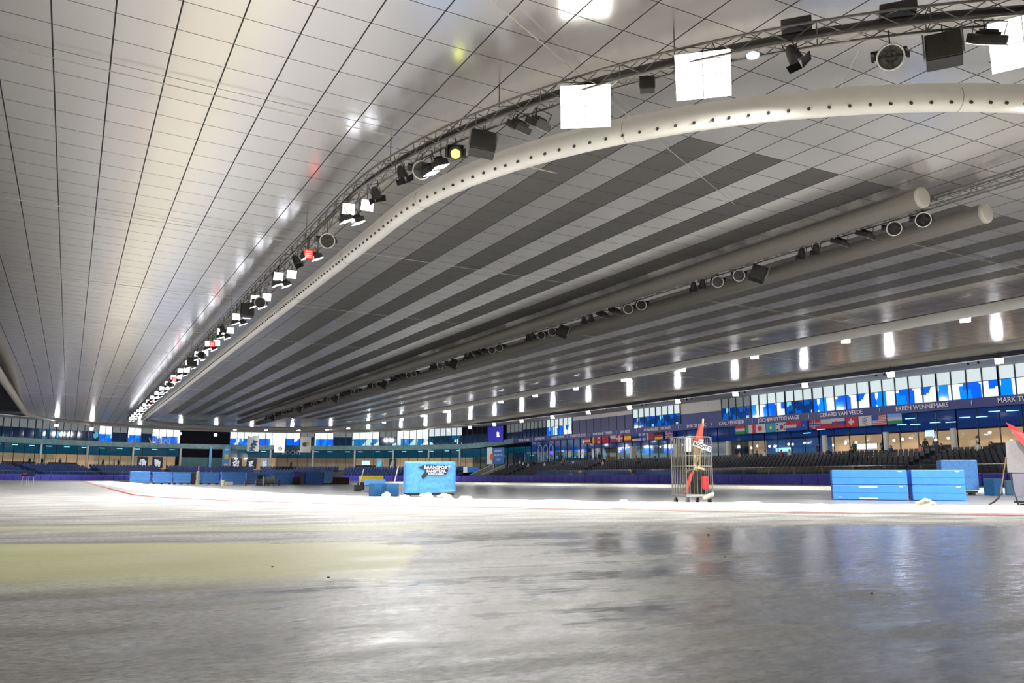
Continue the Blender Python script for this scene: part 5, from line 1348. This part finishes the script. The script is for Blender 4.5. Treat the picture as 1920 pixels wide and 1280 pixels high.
boxthing('foam_slab', (12.95, 38.4, Z_FLD+.32), (.95, .8, .28), mat('foam_bright', (.12, .35, .80), .5), 'bright light blue foam slab lying on a grey block', 'foam block')
boxthing('grey_block', (12.95, 38.4, Z_FLD), (.9, .7, .31), mat('block_grey', (.22, .24, .28), .6), 'grey block carrying the bright blue slab', 'block')
o = boxthing('yellow_cushion', (16.0, 48.1, Z_FLD+.41), (1.42, .8, .40), YEL, 'yellow oblong cushion lying behind the blue slab', 'cushion', r=.08)
boxthing('dark_crate', (15.9, 48.2, Z_FLD), (1.3, .7, .40), BLACK, 'low black crate under the yellow cushion', 'crate')
for k, (x, y, tilt, lb) in enumerate(((12.95, 41.0, .25, 'slanting white pole behind the yellow cushion'), (11.3, 31.4, .22, 'slanting white pole left of the wrapped stack'))):
    m = MB(); m.tube([Vector((0, 0, 0)), Vector((0, 0, 1.1))], .022, 8); o = m.build('white_pole', mat('pole_white', (.72, .66, .62), .5), loc=(x, y, -.15)); o.rotation_euler = (0, tilt, -.4); tag(o, lb, 'pole', 'slanting white poles')
    m = MB(); m.box((0, 0, 0), (.3, .3, .32)); tag(m.build('pole_foot', BLACK, loc=(x, y, -.04)), 'dark foot block holding a slanting white pole', 'block', 'pole foot blocks')

# long row of stacks on the left (about 85 m away)
def stack(x0, x1, y, h, label, mt=LBLUE, n=7, pallet=True, rz=0.):
    """light blue mat stack spanning x0..x1"""
    w_ = x1-x0; t = thing('mat_stack', label, 'mat stack', ((x0+x1)/2, y, Z_FLD), rz)
    rng = random.Random(int(x0*100)); z = .18 if pallet else 0; dh = (h-z)/n
    for k in range(n):
        m = MB(); m.rbox((rng.uniform(-.03, .03), 0, z+dh*(k+.5)), (w_*rng.uniform(.96, 1.), 1.0, dh*.95), min(.03, dh*.3)); m.build('mat', mt, t)
    if pallet:
        m = MB(); m.box((0, 0, .14), (w_*.95, .9, .05)); [m.box((s*w_*.4, 0, .06), (.15, .9, .12)) for s in (-1, 0, 1)]; m.build('pallet', BLACK, t)
YR = 92.
ST = [(5.42, 7.29, 1.30, 'leftmost light blue mat stack of the long infield row'), (7.49, 9.35, 1.25, 'light blue mat stack, second from the left of the long row'), (9.45, 11.15, 1.22, 'light blue mat stack left of the striped post'), (12.03, 13.94, 1.26, 'light blue mat stack right of the striped post')]
for a, b, h, lb in ST: stack(a, b, YR, h, lb)
for k, (a, b, h, y, lb) in enumerate(((14.15, 16.54, 1.32, 95., 'plain light blue mat stack behind the reel'), (16.70, 19.04, 1.28, 96., 'light blue mat stack behind the metal bench'), (19.21, 21.67, 1.30, 95., 'light blue mat stack at the right end of the metal bench'))):
    stack(a*y/YR, b*y/YR, y, h, lb, n=4, pallet=False)
stack(22.95, 24.85, YR, 1.36, 'darker blue mat stack right of the dark equipment', BLUE, 3, False)
stack(24.97, 25.99, YR, 1.45, 'narrow pale blue mat stack with wrinkled wrapping', mat('foam_pale', (.16, .38, .75), .4, var=.3, vscale=7), 8)
t = thing('striped_post', 'cream banded round post between two blue stacks', 'post', (11.77, YR-1, Z_FLD))
for k in range(4):
    m = MB(); m.tube([Vector((0, 0, .02+.34*k)), Vector((0, 0, .34+.34*k))], .18, 12, rs=[.19, .17]); m.build('segment', mat('post_cream', (.45, .42, .30), .7), t)
m = MB(); m.tube([Vector((0, 0, 1.36)), Vector((0, 0, 1.9))], .04, 6); m.build('tip', mat('tip_pink', (.75, .45, .42), .6), t)
boxthing('dark_case', (11.38, YR, Z_FLD), (.35, .8, 1.2), mat('case_brown', (.06, .025, .02), .6), 'narrow dark brown case between a blue stack and the cream post', 'case', 0)
t = thing('cable_reel', 'grey cable reel lying right of the yellow drum', 'reel', (15.77, 76, Z_FLD))
m = MB(); m.tube([Vector((-.55*.8, 0, .45)), Vector((.55*.8, 0, .45))], .32, 18); m.build('drum', mat('reel_grey', (.16, .16, .14), .7, var=.5, vscale=20), t)
for s_ in (-1, 1): m = MB(); m.tube([Vector((s_*.44-.02, 0, .45)), Vector((s_*.44+.02, 0, .45))], .43, 20); m.build('flange', mat('reel_flange', (.20, .20, .18), .7), t)
m = MB(); m.tube([Vector((0, 0, 0)), Vector((0, 0, .48))], .17, 14); tag(m.build('yellow_drum', mat('drum_cream', (.62, .56, .30), .6), loc=(14.42*75/YR, 75, Z_FLD)), 'small yellowish drum left of the cable reel', 'drum')
boxthing('folded_tarp', (15.01*76/YR, 76, Z_FLD), (.62, .6, .34), mat('tarp_pale', (.42, .42, .38), .8, var=.2, vscale=8), 'pale folded tarpaulin between the drum and the reel', 'tarpaulin', 0)
t = thing('metal_bench', 'long low metal framed bench before the blue stacks', 'bench', (18.48*78/YR, 78, Z_FLD))
m = MB(); m.box((0, 0, .52), (3.15, .4, .05)); m.build('seat', mat('bench_blue', (.03, .06, .14), .5), t)
for x in (-1.5, -.5, .5, 1.5):
    m = MB(); m.tube([Vector((x, -.18, 0)), Vector((x, -.18, .5))], .03, 6); m.tube([Vector((x, .18, 0)), Vector((x, .18, .5))], .03, 6); m.build('leg', DGREY, t)
m = MB(); m.tube([Vector((-1.55, -.2, .28)), Vector((1.55, -.2, .28))], .02, 6); m.tube([Vector((-1.55, -.2, .54)), Vector((1.55, -.2, .54))], .022, 6); m.build('rail', GREY, t)
boxthing('black_case', (18.37*80/YR, 80.5, .38), (.7, .5, .38), BLACK, 'black case on top of the grey crate behind the bench', 'case', 0)
boxthing('grey_crate', (18.37*80/YR, 80.5, Z_FLD), (.9, .6, .58), mat('crate_grey', (.10, .12, .16), .6), 'grey crate behind the metal bench', 'crate', 0)
boxthing('violet_crate', (22.08, YR, .55), (.72, .6, .62), PAD, 'violet blue crate standing on black equipment', 'crate', 0)
boxthing('black_equipment', (22.08, YR, Z_FLD), (.75, .7, .75), BLACK, 'black equipment box under the violet crate', 'box', 0)
boxthing('grey_cabinet', (22.66, YR, Z_FLD), (.4, .5, 1.35), mat('cabinet_grey', (.16, .15, .14), .6), 'tall narrow grey cabinet left of the darker blue stack', 'cabinet', 0)
boxthing('cream_box', (26.84, YR+1, .62), (1.35, .6, .55), mat('box_cream', (.38, .38, .28), .6), 'cream box above the dark red box', 'box', 0)
boxthing('dark_red_box', (26.97, YR, Z_FLD), (1.9, .8, .8), mat('box_darkred', (.06, .015, .012), .6, var=.4, vscale=5), 'low dark red box right of the pale blue stack', 'box', 0)
boxthing('violet_box', (28.82, YR-5, .12), (1.2, .5, .5), PAD, 'small violet box left of the yellow cushion', 'box', 0)
# small stand on the ice at the far left
t = thing('starter_stand', 'small stand with white legs and dark top with a red patch on the ice', 'stand', (-2.1, 56.5, 0))
m = MB(); m.rbox((0, 0, .62), (.66, .3, .2), .03); m.build('top', mat('stand_top', (.03, .025, .06), .6), t)
m = MB(); m.box((-.18, -.16, .66), (.2, .02, .1)); m.build('red_patch', RED, t)
for x in (-.28, -.05, .05, .28):
    m = MB(); m.tube([Vector((x*.9, 0, .54)), Vector((x*1.15, -.1 if x < 0 else .1, 0))], .02, 6); m.build('leg', WHITE, t)
# seated skaters' markers and small posts in front of the far stand
for k, (px, c, lb) in enumerate(((355, 'pink', 'small pink and white marker behind the left blue stacks'), (363, 'white', 'small white marker behind the left blue stacks'), (397, 'red', 'small red and pink marker above the right blue stack'))):
    t = thing('marker_cone', lb, 'cone', SP(R_STAND-3, 186+1.2*k if k < 2 else 183.5, 0), 0)
    m = MB(); m.tube([Vector((0, 0, 0)), Vector((0, 0, .04))], .25, 12); m.build('foot', WHITE, t)
    m = MB(); m.tube([Vector((0, 0, .04)), Vector((0, 0, 1.2)), Vector((0, 0, 1.9))], .1, 10, rs=[.16, .14, .05]); m.build('body', JK[c], t)
# dark grit specks on the ice
for k, (x, y, s_) in enumerate(((4.4, 5.05, .011), (1.02, 3.6, .007), (2.7, 2.2, .006), (.9, 4.15, .006), (3.25, 3.6, .005))):
    tag(MB().rbox((0, 0, s_*.4), (s_*1.6, s_, s_*.8), s_*.2).build('grit_speck', BLACK, loc=(x, y, 0)), 'tiny black speck of grit lying on the wet ice', 'grit', 'specks of grit on the ice')
